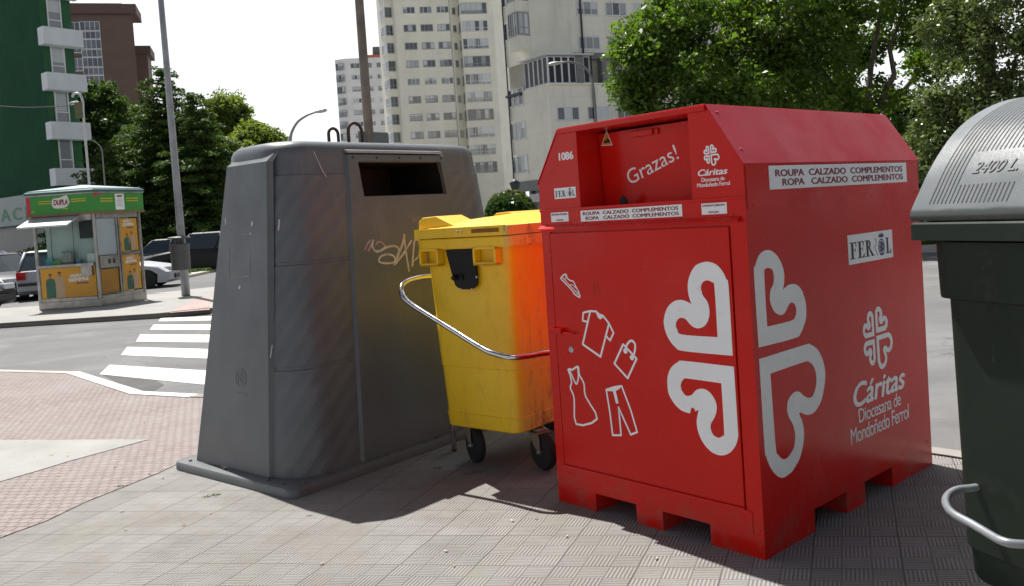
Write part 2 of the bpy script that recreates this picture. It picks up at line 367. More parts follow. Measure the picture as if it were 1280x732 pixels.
def hexmat():
    t=NT('small_red_paving_tile'); mp=t.n('ShaderNodeMapping'); t.l(t.obj(),mp.inputs[0]); mp.inputs['Rotation'].default_value=(0,0,math.radians(9))
    b=t.n('ShaderNodeTexBrick'); t.l(mp.outputs[0],b.inputs['Vector']); b.offset=.5; b.inputs['Scale'].default_value=1; b.inputs['Brick Width'].default_value=.066; b.inputs['Row Height'].default_value=.06; b.inputs['Mortar Size'].default_value=.0048; b.inputs['Mortar Smooth'].default_value=.8
    b.inputs['Color1'].default_value=(.225,.172,.163,1); b.inputs['Color2'].default_value=(.275,.225,.215,1); b.inputs['Mortar'].default_value=(.13,.105,.1,1); b.inputs['Bias'].default_value=0
    c=t.mix(t.mapr(t.noise(.9,6,.65),.4,.68,0,.6),b.outputs['Color'],(.285,.262,.25)); c=t.mix(t.mapr(t.noise(4,6,.7),.55,.72,0,.6),c,(.20,.165,.155)); c=t.mix(t.mapr(t.noise(170,2,.8),.5,.8,0,.5),c,(.55,.5,.48))
    h=t.M('MULTIPLY_ADD',b.outputs['Fac'],-1.0,t.M('MULTIPLY',t.noise(90,4,.7),.3))
    return t.set(c,.88,normal=t.bump(h,.9,.006))
HEX=hexmat()
def sheet(name,pts,z,m,depth=None,sub=0):
    b=MB()
    if depth: b.prism([(p[0],p[1]) for p in pts],z-depth,z)
    else: b.poly([(p[0],p[1],z) for p in pts])
    o=b.build(name,m); o['kind']='structure'; return o
ZR=-.08
sheet('road',[(-900,-900),(900,-900),(900,1500),(-900,1500)],ZR,ASPH)
KP=[gp(0,462)+Vector((-6,3.0,0)),gp(0,462),gp(99,464.5),gp(179,489.5),gp(249,493)]
KP=[(p.x,p.y) for p in KP]+[(-1.2,7.35),(1.25,5.95),(2.42,4.78),(3.4,3.6),(5.5,.6),(7.5,-3)]
sheet('pavement',KP+[(7.5,-9),(-16,-9),(-16,14)],0,TILE,.09)
# red paving band, plain concrete wedge
hx=[gp(-120,706),gp(0,672),gp(60,650),gp(105,628),gp(150,610),gp(200,590),gp(232,574)]
HP=[(p.x,p.y) for p in hx]+[(-2.0,6.05),(-1.4,7.0),(-1.3,7.3)]+[KP[4],KP[3],KP[2],KP[1],KP[0],(-16,13.6),(-16,3.0)]
sheet('red_tile_path',HP,.004,HEX)
wd=[gp(-200,547),gp(0,550.4),gp(186,549.5),gp(131,564.6),gp(87,576.6),gp(48,588.6),gp(0,602.5),gp(-100,640)]
sheet('concrete_wedge',[(p.x,p.y) for p in wd]+[(-9,6.0),(-9,9.6)],.008,CONC)
def strip(name,line,w,z,m,side=1,depth=None):
    L=[Vector((p[0],p[1],0)) for p in line]; inn=[]
    for i,p in enumerate(L):
        t=(L[min(i+1,len(L)-1)]-L[max(i-1,0)]).normalized(); inn.append(p+Vector((t.y,-t.x,0))*w*side)
    b=MB()
    for i in range(len(L)-1):
        q=[L[i],L[i+1],inn[i+1],inn[i]]
        b.prism([(v.x,v.y) for v in q],z-(depth or .006),z)
    return meta(b.build(name,m),kind='structure')
PAINT=NT('road_paint'); 
def paintmat():
    t=PAINT; g=t.noise(55,5,.7); g2=t.noise(2.5,5,.7); f=t.M('MULTIPLY',t.mapr(g,.42,.60),t.mapr(g2,.32,.58,.35,1))
    c=t.mix(f,(.80,.785,.74),(.33,.32,.31)); return t.set(c,.7,normal=t.bump(t.noise(160,3,.7),.4,.003))
PAINT=paintmat()
strip('kerb',KP[:3],.11,.010,KERB); strip('painted_kerb',KP[2:5],.13,.012,PAINT); strip('kerb',KP[4:],.12,.012,concrete('dull_kerb_stone',(.25,.24,.22)))
# zebra crossing
ZS=[[(137,455),(254,462),(253,479.5),(124.5,466.8)],[(159,432.7),(255,435.2),(254,447),(151,442.9)],[(175.4,417),(256.7,417.4),(255.7,427),(169.8,426)],[(192,404.7),(257.8,404.7),(257,411.3),(187,411.3)],[(200.8,396.6),(258,394.6),(258,399.7),(198,400.7)]]
b=MB()
for q in ZS:
    a,bb,c,d=[gp(x,y,ZR+.004) for x,y in q]; t1=(bb-a).normalized(); t2=(c-d).normalized(); b.poly([a,a+t1*3.6,d+t2*3.6,d])
meta(b.build('zebra_crossing_stripes',PAINT),kind='structure')
pp=[gp(x,y,ZR+.003) for x,y in [(128,467.5),(150,470),(195,474.5),(205,480),(190,489),(176,488.5),(150,479)]]
sheet('road_patch',[(p.x,p.y) for p in pp],ZR+.003,ASPH2)
# far pavement
FK=[gp(x,y,.02) for x,y in [(-260,417),(0,402.5),(200,390),(262,384)]]; FKP=[(p.x,p.y) for p in FK]+[(-4.4,18.9),(-3.2,21.5),(-2,27)]
sheet('far_pavement',FKP+[(-4,27.6),(-7,25.2),(-9.5,23.2),(-12,21.6),(-22,21.2),(-22,16)],.02,CONC,.11)
strip('far_kerb',FKP,.16,.024,concrete('far_kerb_stone',(.22,.2,.18)))
rp=[gp(x,y,.024) for x,y in [(212,390),(262,386),(262,372),(250,371)]]
sheet('far_red_paving',[(p.x,p.y) for p in rp]+[],.024,mat('dull_red_paving',(.40,.30,.28),.9,var=.2,scale=2))
# opposite kerb and planted verge on the right
n_=Vector((.515,.857)); t_=Vector((.857,-.515))
def ln(off,s): p=n_*off+t_*s; return (p.x,p.y)
SOIL=mat('soil',(.13,.10,.07),.95,var=.3,scale=2,bump=.6,bscale=30)
K2=gp(1160,316,ZR); off0=K2.x*n_.x+K2.y*n_.y
sheet('verge_kerb',[ln(off0,-14),ln(off0,14),ln(off0+.35,14),ln(off0+.35,-14)],ZR+.17,KERB,.17)
sheet('verge_soil',[ln(off0+.35,-14),ln(off0+.35,18),ln(off0+16,18),ln(off0+16,-14)],ZR+.15,SOIL,.15)
GRASS=leafmat('grass_blades',(.05,.10,.02),(.13,.20,.045),.25)
g=[]
for i in range(240):
    s=rng.uniform(-10,12); o_=off0+.6+abs(rng.normal(0,3)); x,y=ln(o_,s); g.append((x,y,ZR+.2,.35,.35,.14,70))
leaves('grass',g,.16,GRASS,None,seed=3)['kind']='stuff'
# grass strip by the parked off-roader
gs=[gp(262,342,ZR),gp(215,352,ZR)]; g=[]
b=MB()
dd=(gs[0]-gs[1]).normalized(); nn_=Vector((-dd.y,dd.x,0))
a=gs[1]-dd*.5; c=gs[0]+dd*6
sheet('island_kerb',[(v.x,v.y) for v in (a,c,c+nn_*1.1,a+nn_*1.1)],ZR+.1,KERB,.1)
for i in range(60):
    p=a.lerp(c,rng.random())+nn_*rng.uniform(.15,.9); g.append((p.x,p.y,ZR+.14,.2,.2,.07,60))
leaves('verge_grass',g,.12,GRASS,None,seed=4)['kind']='stuff'
# weeds in the joints and litter of dry leaves
g=[]
for px,py in [(262,620),(268,618),(149,608),(153,607),(585,592),(600,590),(545,585)]:
    p=gp(px,py); g.append((p.x,p.y,.003,.05,.012,.004,26))
leaves('joint_weeds',g,.009,GRASS,None,seed=5,up=.1)['kind']='stuff'
g=[]
for i in range(20):
    p=gp(rng.uniform(0,1180),rng.uniform(560,730)); g.append((p.x,p.y,.007,.006,.006,.002,1.3))
for i in range(16):
    p=gp(rng.uniform(0,240),rng.uniform(500,600)); g.append((p.x,p.y,.014,.006,.006,.002,1.2))
leaves('leaf_litter',g,.017,mat('dry_leaf',(.33,.25,.12),.8,var=.4,scale=8),None,seed=6,up=4)['kind']='stuff'
b=MB()
for px,py in [(708,672),(642,652),(1060,622),(400,706),(560,690),(820,700),(150,640)]:
    p=gp(px,py); a=rng.uniform(0,3); b.tube([p+Vector((0,0,.006)),p+Vector((math.cos(a)*.02,math.sin(a)*.02,.006))],.0035,6)
meta(b.build('cigarette_ends',mat('cigarette_paper',(.7,.62,.5),.8)),kind='stuff')
# ============================================================= GREY PAPER CONTAINER
GREY=None
def greymat(name,stripes):
    t=NT(name); o=t.obj(); c=t.mix(t.mapr(t.noise(1.7,6,.65),.3,.7),(.080,.093,.104),(.125,.140,.153))
    c=t.mix(t.mapr(t.noise(.9,3),.5,.68,0,.5),c,(.12,.132,.143))
    sx=t.n('ShaderNodeSeparateXYZ'); t.l(o,sx.inputs[0])
    # scuffs: thin pale scratches
    mp=t.n('ShaderNodeMapping'); t.l(o,mp.inputs[0]); mp.inputs['Scale'].default_value=(34,34,4); s=t.noise(1,5,.7,mp.outputs[0])
    c=t.mix(t.M('MULTIPLY',t.mapr(s,.69,.75),t.mapr(t.noise(2.2,3),.45,.6)),c,(.36,.35,.34))
    c=t.mix(t.mapr(t.noise(14,6,.75),.66,.76,0,.5),c,(.22,.215,.21)); c=t.mix(t.M('MULTIPLY',t.mapr(sx.outputs['Z'],0,.35,.6,0),t.noise(6,5)),c,(.2,.19,.17))
    m3=t.n('ShaderNodeMapping'); t.l(o,m3.inputs[0]); m3.inputs['Scale'].default_value=(9,9,.5); r3=t.noise(1,6,.75,m3.outputs[0]); c=t.mix(t.M('MULTIPLY',t.mapr(r3,.55,.72,0,.45),t.mapr(sx.outputs['Z'],.2,2.0,.3,1)),c,(.20,.195,.185)); c=t.mix(t.mapr(t.noise(45,5,.8),.66,.72,0,.5),c,(.045,.045,.045))
    n=t.bump(t.noise(380,3,.6),.25,.0015)
    if stripes:
        w=t.M('ADD',t.M('MULTIPLY',sx.outputs['Z'],1.0),t.M('MULTIPLY',t.M('SUBTRACT',sx.outputs['X'],sx.outputs['Y']),-.95))
        f=t.M('SINE',t.M('MULTIPLY',w,2*math.pi/.15)); h=t.M('MULTIPLY',t.mapr(f,-.8,.8,0,1,True),t.mapr(sx.outputs['Z'],1.88,1.82,0,1))
        n=t.bump(h,.4,.006,n); c=t.mix(t.M('MULTIPLY',h,.2),c,(.17,.172,.172))
    return t.set(c,t.mapr(t.noise(4,4),.3,.7,.34,.5),normal=n)
GREY=greymat('grey_plastic',False); GREYS=greymat('grey_ribbed_plastic',True)
GB=Vector((-1.31,4.71,0)); gt=Vector((.64,.77,0)).normalized(); gn=Vector((-.77,.64,0)).normalized()
GL,GD=2.36,1.30
root=empty('paper_container',GB,math.atan2(gt.y,gt.x),'tall grey plastic recycling container with dark slot and graffiti scrawl beside the yellow bin','recycling container')
# local frame: x along the front (to the right), y into depth, z up
def rrect(x0,x1,y0,y1,r,z,n=7):
    P=[]
    for cx,cy,a0 in ((x0+r,y0+r,math.pi),(x1-r,y0+r,1.5*math.pi),(x1-r,y1-r,0),(x0+r,y1-r,.5*math.pi)):
        for k in range(n+1):
            a=a0+k/n*math.pi/2; P.append((cx+r*math.cos(a),cy+r*math.sin(a),z))
    return P
b=MB(); b.rings([rrect(0,GL,0,GD,.075,0),rrect(0,GL,0,GD,.075,.036),rrect(.008,GL-.008,.008,GD-.008,.07,.05),rrect(.03,GL-.03,.03,GD-.03,.06,.056)],smooth=False)
o=b.build('base_slab',GREY,root,smooth=40)
repeat('slab_bolt',MB().lathe([(.012,.054),(.012,.062),(.008,.066)],8).mesh(),mat('rusty_bolt',(.16,.11,.08),.7,.3),root,[Matrix.Translation((x,y,0)) for x,y in [(.05,.3),(.05,.75),(.05,1.15),(.3,.05),(.75,.05),(1.2,.05),(.12,.05),(.05,.15)]])
H=1.99
def inset(z):   # how far each wall leans in at height z : front, left/right, back
    u=min(max((z-.05)/1.88,0),1); return .075+.165*u, .10+.165*u, .07+.30*u
def ring(z,extra=0,r=.27):
    f,s,bk=inset(z); return rrect(s+extra,GL-s-extra,f+extra,GD-bk-extra,max(.08,r-extra*.4-.06*((z)/2)),z)
levels=[(.045,0),(.3,0),(.6,0),(.67,0),(.674,.004),(.69,.004),(.694,0),(1.2,0),(1.28,0),(1.284,.004),(1.30,.004),(1.304,0),(1.7,0),(1.82,0),(1.825,.006),(1.89,.008),(1.94,.008),(1.975,.012),(2.005,.026),(2.025,.05),(2.036,.10),(2.042,.20),(2.045,.31)]
b=MB(); b.rings([ring(z,e) for z,e in levels]); body=b.mesh('body')
def fpt(x,z,off=0): return Vector((x,inset(z)[0]-off,z))
def lpt(y,z,off=0): return Vector((inset(z)[1]-off,y,z))
OX0,OX1,OZ0,OZ1=.80,1.583,1.672,1.90
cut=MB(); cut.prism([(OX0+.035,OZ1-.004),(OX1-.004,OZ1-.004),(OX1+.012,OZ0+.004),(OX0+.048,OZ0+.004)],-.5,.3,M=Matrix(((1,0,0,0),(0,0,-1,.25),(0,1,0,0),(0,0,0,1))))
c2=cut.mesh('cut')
BL_=mat('slot_shade_black',(.008,.007,.007),.6); body.materials.append(GREYS); c2.materials.append(BL_); body=boolean(body,[c2]); bo=link('body',body,root,[],smooth=30)  # cut faces coloured near black to paint in the slot's inner shade
# front raised panel with the paper slot
XL0,XL1=.545,.575; XR0,XR1=1.60,1.64
def plate(pts_fn,outer,inner,th):
    pass
Z0,Z1=.058,1.975
nx=Vector((0,-1,0))
def FP(x,z,off): 
    # front plane leaning; panel offset outwards
    zz=min(z,1.93); p=fpt(x,zz,off); p.z=z
    if z>1.93: p.y+= (z-1.93)*.6
    return p
b=MB()
zs=[Z0,OZ0,OZ1,1.945,Z1]; 
def xl(z): return .567+.10*z
def xr(z): return 1.80-.088*z
def ol(z): return OX0+.03+.015*(OZ1-z)/(OZ1-OZ0)
def orr(z): return OX1+.02*(OZ1-z)/(OZ1-OZ0)
TH=.022
def quad(a,bq,c,d): b.poly([a,bq,c,d])
cols=lambda z:[xl(z),ol(min(max(z,OZ0),OZ1)),orr(min(max(z,OZ0),OZ1)),xr(z)]
for i in range(len(zs)-1):
    za,zb=zs[i],zs[i+1]
    for j in range(3):
        if i==1 and j==1: continue
        ta=TH if za<1.96 else 0; tb=TH if zb<1.96 else -.02
        quad(FP(cols(za)[j],za,TH),FP(cols(za)[j+1],za,TH),FP(cols(zb)[j+1],zb,tb),FP(cols(zb)[j],zb,tb))
for i in range(len(zs)-2):
    za,zb=zs[i],zs[i+1]
    quad(FP(xl(za)-.02,za,-.012),FP(xl(za),za,TH),FP(xl(zb),zb,TH),FP(xl(zb)-.02,zb,-.012)); quad(FP(xr(za)+.02,za,-.012),FP(xr(za),za,TH),FP(xr(zb),zb,TH),FP(xr(zb)+.02,zb,-.012))
# slot returns
q0,q1=OZ0,OZ1
quad(FP(ol(q0),q0,TH),FP(ol(q1),q1,TH),FP(ol(q1),q1,-.06),FP(ol(q0),q0,-.06)); quad(FP(orr(q0),q0,TH),FP(orr(q1),q1,TH),FP(orr(q1),q1,-.06),FP(orr(q0),q0,-.06))
quad(FP(ol(q1),q1,TH),FP(orr(q1),q1,TH),FP(orr(q1),q1,-.06),FP(ol(q1),q1,-.06)); quad(FP(ol(q0),q0,TH),FP(orr(q0),q0,TH),FP(orr(q0),q0,-.06),FP(ol(q0),q0,-.06))
bmesh.ops.remove_doubles(b.bm,verts=b.bm.verts,dist=.0005)
b.build('front_panel',GREY,root)
b=MB(); p=[(xl(1.95),1.9),(xr(1.95),1.9)]
b.rings([[FP(x,1.955,TH+.001),FP(x,1.955,TH+.018),FP(x,1.972,TH+.018),FP(x,1.992,-.03),FP(x,1.992,-.05)] for x in (xl(1.95)-.01,xr(1.95)-.02)],smooth=False)
b.build('slot_visor',mat('pale_grey_plastic',(.25,.255,.26),.4),root)
repeat('rivet',MB().lathe([(.008,0),(.006,.004)],8).mesh(),mat('dark_rivet',(.03,.03,.03),.5),root,[Matrix.Translation(FP(xl(1.8)+.05+i*(xr(1.8)-xl(1.8)-.1)/4,1.925,TH))@Matrix.Rotation(math.pi/2,4,'X') for i in range(5)])
# left end raised panel
def LP(y,z,off):
    zz=min(z,1.93); p=lpt(y,zz,off); p.z=z
    if z>1.93: p.x+=(z-1.93)*.9
    return p
b=MB(); ya=lambda z:.327+.012*z; yb=lambda z:1.135-.19*z
zz=[.058,.6,1.2,1.91,1.985]
for i in range(4):
    za,zb=zz[i],zz[i+1]; tb=TH if i<3 else -.015
    b.poly([LP(ya(za),za,TH),LP(ya(zb),zb,tb),LP(yb(zb),zb,tb),LP(yb(za),za,TH)])
    if i<3 or True:
        b.poly([LP(ya(za)-.02,za,-.012),LP(ya(zb)-.02,zb,-.012),LP(ya(zb),zb,tb),LP(ya(za),za,TH)]); b.poly([LP(yb(za)+.02,za,-.012),LP(yb(zb)+.02,zb,-.012),LP(yb(zb),zb,tb),LP(yb(za),za,TH)])
bmesh.ops.remove_doubles(b.bm,verts=b.bm.verts,dist=.0005)
b.build('end_panel',GREY,root)
# embossed round mark on the end panel
Mend=basis(LP(.62,.62,TH),(LP(.3,.62,TH)-LP(.7,.62,TH)),(LP(.62,.9,TH)-LP(.62,.5,TH)))
me=stroke([(math.cos(a)*.055,math.sin(a)*.055) for a in [k*.4189 for k in range(15)]],.008,True); put(me,Mend,'embossed_ring',GREY,root,.002)
me=stroke([(-.03,-.03),(-.035,.02),(0,.035),(.03,.0),(.01,-.03),(-.02,.01),(.035,.04)],.007); put(me,Mend,'embossed_mark',GREY,root,.002)
put(stroke([(-.055,-.098),(.055,-.098)],.012),Mend,'embossed_line',GREY,root,.002)
# ghost of a removed sticker and peeled remains
GH=mat('glue_residue',(.20,.2,.195),.6,var=.35,scale=30); Ms=basis(LP(.62,1.35,TH),(LP(.3,1.35,TH)-LP(.7,1.35,TH)),(LP(.62,1.6,TH)-LP(.62,1.2,TH)))
for P in ([(-.12,-.13),(.09,-.12)],[(.10,-.12),(.10,.02)],[(-.13,-.12),(-.13,.05)],[(-.12,.13),(.1,.135)]): put(stroke(P,.009),Ms,'glue_residue',GH,root,.001)
WP=mat('peeling_white_paper',(.62,.61,.58),.8)
for x,y,w,h in [(-.17,.20,.012,.05),(.115,.18,.018,.035),(.10,.13,.012,.018),(-.02,-.2,.02,.025)]:
    me=curve2d([[(x,y),(x+w*.6,y+h*.1),(x+w,y+h*.7),(x+w*.4,y+h),(x-w*.1,y+h*.5)]],.0003); put(me,Ms,'paper_scrap',WP,root,.001)
Mf=basis(FP(0,.06,0),(1,0,0),(FP(0,1.6,0)-FP(0,.2,0)))
def F2(x,z): return (x,(FP(0,z,0)-FP(0,0,0)).length)
# graffiti on the front panel: paint strokes
def gpaint(name,P,w,m,sub=6,closed=False):
    Q=catmull(P,False,sub); put(stroke(Q,w),Mf,name,m,root,TH+.0012)
TAG=mat('faded_tag_paint',(.52,.47,.46),.55,var=.3,scale=20); TAG2=mat('purple_tag_paint',(.40,.26,.33),.55,var=.3,scale=20)
# lifting hoops on the roof
HOOP=mat('rusty_hoop_steel',(.085,.06,.05),.65,.5,var=.4,scale=14)
def hoop(x,y,w,h):
    P=[(x-w/2,y,2.03),(x-w/2,y,2.03+h-w/2)]+[(x-w/2*math.cos(a),y,2.03+h-w/2+w/2*math.sin(a)) for a in [k*math.pi/10 for k in range(1,10)]]+[(x+w/2,y,2.03+h-w/2),(x+w/2,y,2.03)]
    MB().tube(P,.0115,8).build('lifting_hoop',HOOP,root)
root_grey=root
def pick(Mw,px,py,off=0):
    """pixel of the photograph -> x,y on the plane z=off of matrix Mw (tracing of printed marks)"""
    Mi=Mw.inverted(); o=Mi@Vector((0,0,CH)); d=Mi.to_3x3()@ray(px,py); t=(off-o.z)/d.z; p=o+d*t; return (p.x,p.y)
bpy.context.view_layer.update()
GW=root_grey.matrix_world.copy()
def gp2(P): return [pick(GW@Mf,440+x/8.13,255+y/8.13,TH) for x,y in P]
gpaint('graffiti',gp2([(215,372),(205,430),(235,478),(280,482),(330,452),(390,432),(440,432),(475,455)]),.016,TAG)
gpaint('graffiti',gp2([(475,455),(462,520),(430,590),(370,605),(300,600),(272,578),(295,535),(360,515),(420,530),(435,560)]),.013,TAG)
gpaint('graffiti',gp2([(430,618),(480,500),(520,380),(530,318),(535,400),(555,540),(578,680)]),.015,TAG,3)
gpaint('graffiti',gp2([(440,610),(520,510),(600,380)]),.016,TAG,3)
gpaint('graffiti',gp2([(680,368),(640,366),(628,420),(620,520),(612,630)]),.016,TAG,3)
gpaint('graffiti',gp2([(630,580),(670,540),(690,480)]),.010,TAG,3)
gpaint('graffiti',gp2([(185,372),(150,420),(130,465)]),.014,TAG2,3); gpaint('graffiti',gp2([(215,372),(190,430),(165,478)]),.014,TAG2,3); gpaint('graffiti',gp2([(240,420),(270,385),(310,400),(335,430)]),.009,TAG2,3)
SCR=mat('scratched_plastic',(.33,.33,.34),.6)
for i in range(46):
    x,y=600+rng.normal(50,35),160+rng.normal(0,42); P=gp2([(x,y),(x+rng.uniform(-14,14),y+rng.uniform(-14,14))]); put(stroke(P,.0016+.002*rng.random()),Mf,'scratch',SCR,root_grey,TH+.001) if i<1 else None
b=[]
sb=MB()
for i in range(60):
    x,y=650+rng.normal(0,30),155+rng.normal(0,40); P=gp2([(x,y),(x+rng.uniform(-14,14),y+rng.uniform(-14,14))]); a,c=Vector((*P[0],0)),Vector((*P[1],0)); t=(c-a).normalized(); q=Vector((-t.y,t.x,0))*.0012; sb.poly([a-q,c-q,c+q,a+q])
put(sb.mesh(fix=False),Mf,'scratch_patch',SCR,root_grey,TH+.0014)
# white drips and scrapes on the ribbed corner
Mi=GW.inverted()
for P,w in [([(390,190),(396,203),(400,212),(406,222)],.0035),([(347,276),(346,288)],.011),([(338,431),(336,446)],.008)]:
    Q=[pick(GW@(Mf if P[0][0]>335 else Mend),x,y,0) for x,y in P]; put(stroke(Q,w),Mf if P[0][0]>335 else Mend,'scrape',WP,root_grey,.016 if P[0][0]>335 else .001)
hoop(1.11,.55,.12,.165); hoop(1.14,.82,.085,.16)

# ============================================================= RED CLOTHES BANK
al=math.radians(48.34); N0=Vector((.962,3.506,0)); ru=Vector((-math.cos(al),math.sin(al),0)); rv=Vector((math.sin(al),math.cos(al),0))
RW,RD,RE,RR,RC=1.212,1.654,1.643,1.903,.165
red=empty('clothes_bank',N0,math.atan2(-ru.y,-ru.x),'big glossy red steel clothes donation container with white heart emblems and sloped lid','donation container')
# local frame: x to the right along the front (0 at the near corner, -RW at the left corner), y = depth, z up
RM=Matrix.Rotation(math.atan2(-ru.y,-ru.x),4,'Z'); RM.translation=N0
def redpaint(name,base=(.60,.0095,.005),rough=.21):
    t=NT(name); c=t.mix(t.mapr(t.noise(1.3,5,.6),.3,.7),sc(base,.93),sc(base,1.06)); sx=t.n('ShaderNodeSeparateXYZ'); t.l(t.obj(),sx.inputs[0])
    c=t.mix(t.mapr(t.noise(.9,4,.6),.48,.66,0,.22),c,(.66,.10,.08)); c=t.mix(t.M('MULTIPLY',t.mapr(t.noise(11,7,.75),.60,.72),.55),c,(.30,.03,.03)); c=t.mix(t.mapr(t.noise(55,5,.8),.70,.74,0,.6),c,(.20,.06,.03)); c=t.mix(t.M('MULTIPLY',t.mapr(sx.outputs['Z'],0,.22,.7,0),t.mapr(t.noise(7,6,.7),.45,.65)),c,(.25,.08,.06))
    mp=t.n('ShaderNodeMapping'); t.l(t.obj(),mp.inputs[0]); mp.inputs['Scale'].default_value=(60,60,3); s=t.noise(1,4,.7,mp.outputs[0]); c=t.mix(t.M('MULTIPLY',t.mapr(s,.72,.78),t.mapr(t.noise(3,3),.52,.6,0,.5)),c,(.62,.22,.2))
    r=t.mapr(t.noise(3.5,6,.7),.3,.72,rough-.08,rough+.14)
    n=t.bump(t.noise(2.3,3,.5),.35,.012); n=t.bump(t.noise(260,2,.5),.05,.001,n)
    return t.set(c,r,coat=.0,normal=n,spec=.24)
RED=redpaint('red_paint'); REDR=redpaint('sky_tinted_red_roof_paint',(.60,.022,.045),.40)  # roof red made pinker, with the sky's reflection put into the colour
F=Matrix(((1,0,0,0),(0,0,-1,0),(0,1,0,0),(0,0,0,1)))      # x right, y up(z), z out of the front (-y)
prof=[(0,0),(0,RE),(-RC,RR),(-RW+RC,RR),(-RW,RE),(-RW,0)]
b=MB(); b.prism(prof,-RD,0,M=F); solid=b.mesh()
cuts=[]
def cutbox(x0,x1,y0,y1,z0,z1): c=MB(); c.box(x0,x1,y0,y1,z0,z1); cuts.append(c.mesh())
for a0,a1_ in ((.268,.53),(.688,.949)): cutbox(-a1_,-a0,-.2,RD+.2,-.1,.092)
for b0,b1 in ((.405,.70),(.883,1.177)): cutbox(-RW-.2,.2,b0,b1,-.1,.1005)
OA0,OA1=.259,.925
c=MB(); c.prism([(-OA1,1.507),(-OA0,1.507),(-OA0,1.879),(-OA1,1.879)],-.30,.2,M=F); cuts.append(c.mesh())
g=.0035
for (x0,x1,z0,z1) in ((-1.152-g,-1.152+g,.205,1.39),(-.081-g,-.081+g,.205,1.39),(-1.15,-.083,1.39-g,1.39+g)): cutbox(x0,x1,-.02,.012,z0,z1)
solid=boolean(solid,cuts)
o=link('body',solid,red,[RED]); bv=o.modifiers.new('bevel','BEVEL'); bv.width=.003; bv.segments=2; bv.limit_method='ANGLE'; bv.angle_limit=math.radians(40)
# roof sheet: sloped side plates and top, slightly overhanging
b=MB(); ov=.006; rth=.003
def roofplate(p,q):
    p=Vector((p[0],0,p[1])); q=Vector((q[0],0,q[1])); d=(q-p).normalized(); n=Vector((-d.z,0,d.x)); 
    if n.z<0: n=-n
    R0=[p+n*.0012,q+n*.0012,q+n*(.0012+rth),p+n*(.0012+rth)]
    b.rings([[v+Vector((0,-ov,0)) for v in R0],[v+Vector((0,RD+ov,0)) for v in R0]],smooth=False)
roofplate((.004,RE-.004),(-RC,RR)); roofplate((-RC-.002,RR+.001),(-RW+RC+.002,RR+.001)); roofplate((-RW-.004,RE-.004),(-RW+RC,RR))
b.build('roof',REDR,red,bevel=.0012)
# front lip of the roof above the hatch
b=MB(); b.prism([(-.165,1.879),(-.165,1.9035),(-RW+RC,1.9035),(-RW+RC,1.879)],.001,.012,M=F); b.build('roof_lip',RED,red,bevel=.002)
# ledge and folded strips
b=MB()
b.prism([(.001,1.498),(.001,1.510),(-RW-.001,1.510),(-RW-.001,1.498)],.0015,.006,M=F); b.build('ledge',RED,red,bevel=.0015)
b=MB(); b.rings([[Vector((x,-yy,z)) for yy,z in ((.001,1.430),(.022,1.414),(.026,1.406),(.022,1.4045),(.001,1.408))] for x in (-.024,-RW-.003)],smooth=False); b.build('rain_strip',RED,red,bevel=.0015)
b=MB(); b.rings([[Vector((x,-yy,z)) for yy,z in ((.001,.210),(.016,.205),(.018,.198),(.001,.196))] for x in (-.078,-1.15)],smooth=False); b.build('door_strip',RED,red,bevel=.0015)
# door sheet
b=MB(); b.box(-1.148,-.085,-.0045,-.001,.207,1.3865); door=b.build('door',RED,red,bevel=.0015)
b=MB(); b.box(-1.165,-1.085,-.034,-.030,.885,.912); b.box(-1.165,-1.160,-.034,-.002,.885,.912); b.box(-1.088,-1.085,-.034,-.002,.885,.912); b.box(-1.165,-1.0,-.030,-.010,.889,.893)
b.build('handle',RED,door,bevel=.001)
b=MB(); b.lathe([(.016,0),(.016,.003),(.010,.006),(.010,.008)],18,M=Matrix.Translation((-1.047,-.0045,.805))@Matrix.Rotation(math.pi/2,4,'X')); lk=b.build('lock',mat('lock_steel',(.5,.48,.45),.35,.9),door,smooth=30)
b=MB(); b.box(-1.0485,-1.0455,-.0132,-.0124,.800,.810); b.build('keyhole',mat('black_gap',(.01,.01,.01),.8),lk)
# side sheets: a lower skirt seam and panel lines
b=MB(); b.box(-RW+.04,-.05,-.0028,-.001,.100,.196); b.build('kick_plate',RED,red,bevel=.001)
b=MB(); b.box(.001,.003,.012,RD-.012,1.455,RE-.012); b.build('side_band',RED,red,bevel=.001)
# rivets
RV=[]
def riv(x,y,z,ax='f'):
    M=Matrix.Translation((x,y,z))@(Matrix.Rotation(math.pi/2,4,'X') if ax=='f' else Matrix.Rotation(math.pi/2,4,'Y')); RV.append(M)
for a_ in (.06,.62,.75,1.0,1.17,.9,.33): riv(-a_,-.001,1.434)
for a_ in (.09,.37,.62,.86,1.12): riv(-a_,-.0028,.165); 
for a_ in (.02,1.19): riv(-a_,-.0005,.12); riv(-a_,-.0005,.04)
for y in (.05,.6,1.1,1.6): riv(.003,y,1.47,'s')
for y in (.06,.5,.98,1.3,1.6): riv(0,y,.135,'s')
for z in (.3,.5,.7,.9,1.1,1.3): riv(0,.03,z,'s')
repeat('rivet',MB().lathe([(.0052,0),(.0045,.0015),(.002,.0028)],8).mesh(),RED,red,RV)
b=MB()
for t in (.22,.86):
    p=Vector((-RC*t,.045,RE+(RR-RE)*t)); M=basis(p,(0,1,0),(-RC,0,RR-RE)); b.lathe([(.008,.003),(.008,.006),(.004,.009)],10,M=M)
b.build('roof_bolt',REDR,red)
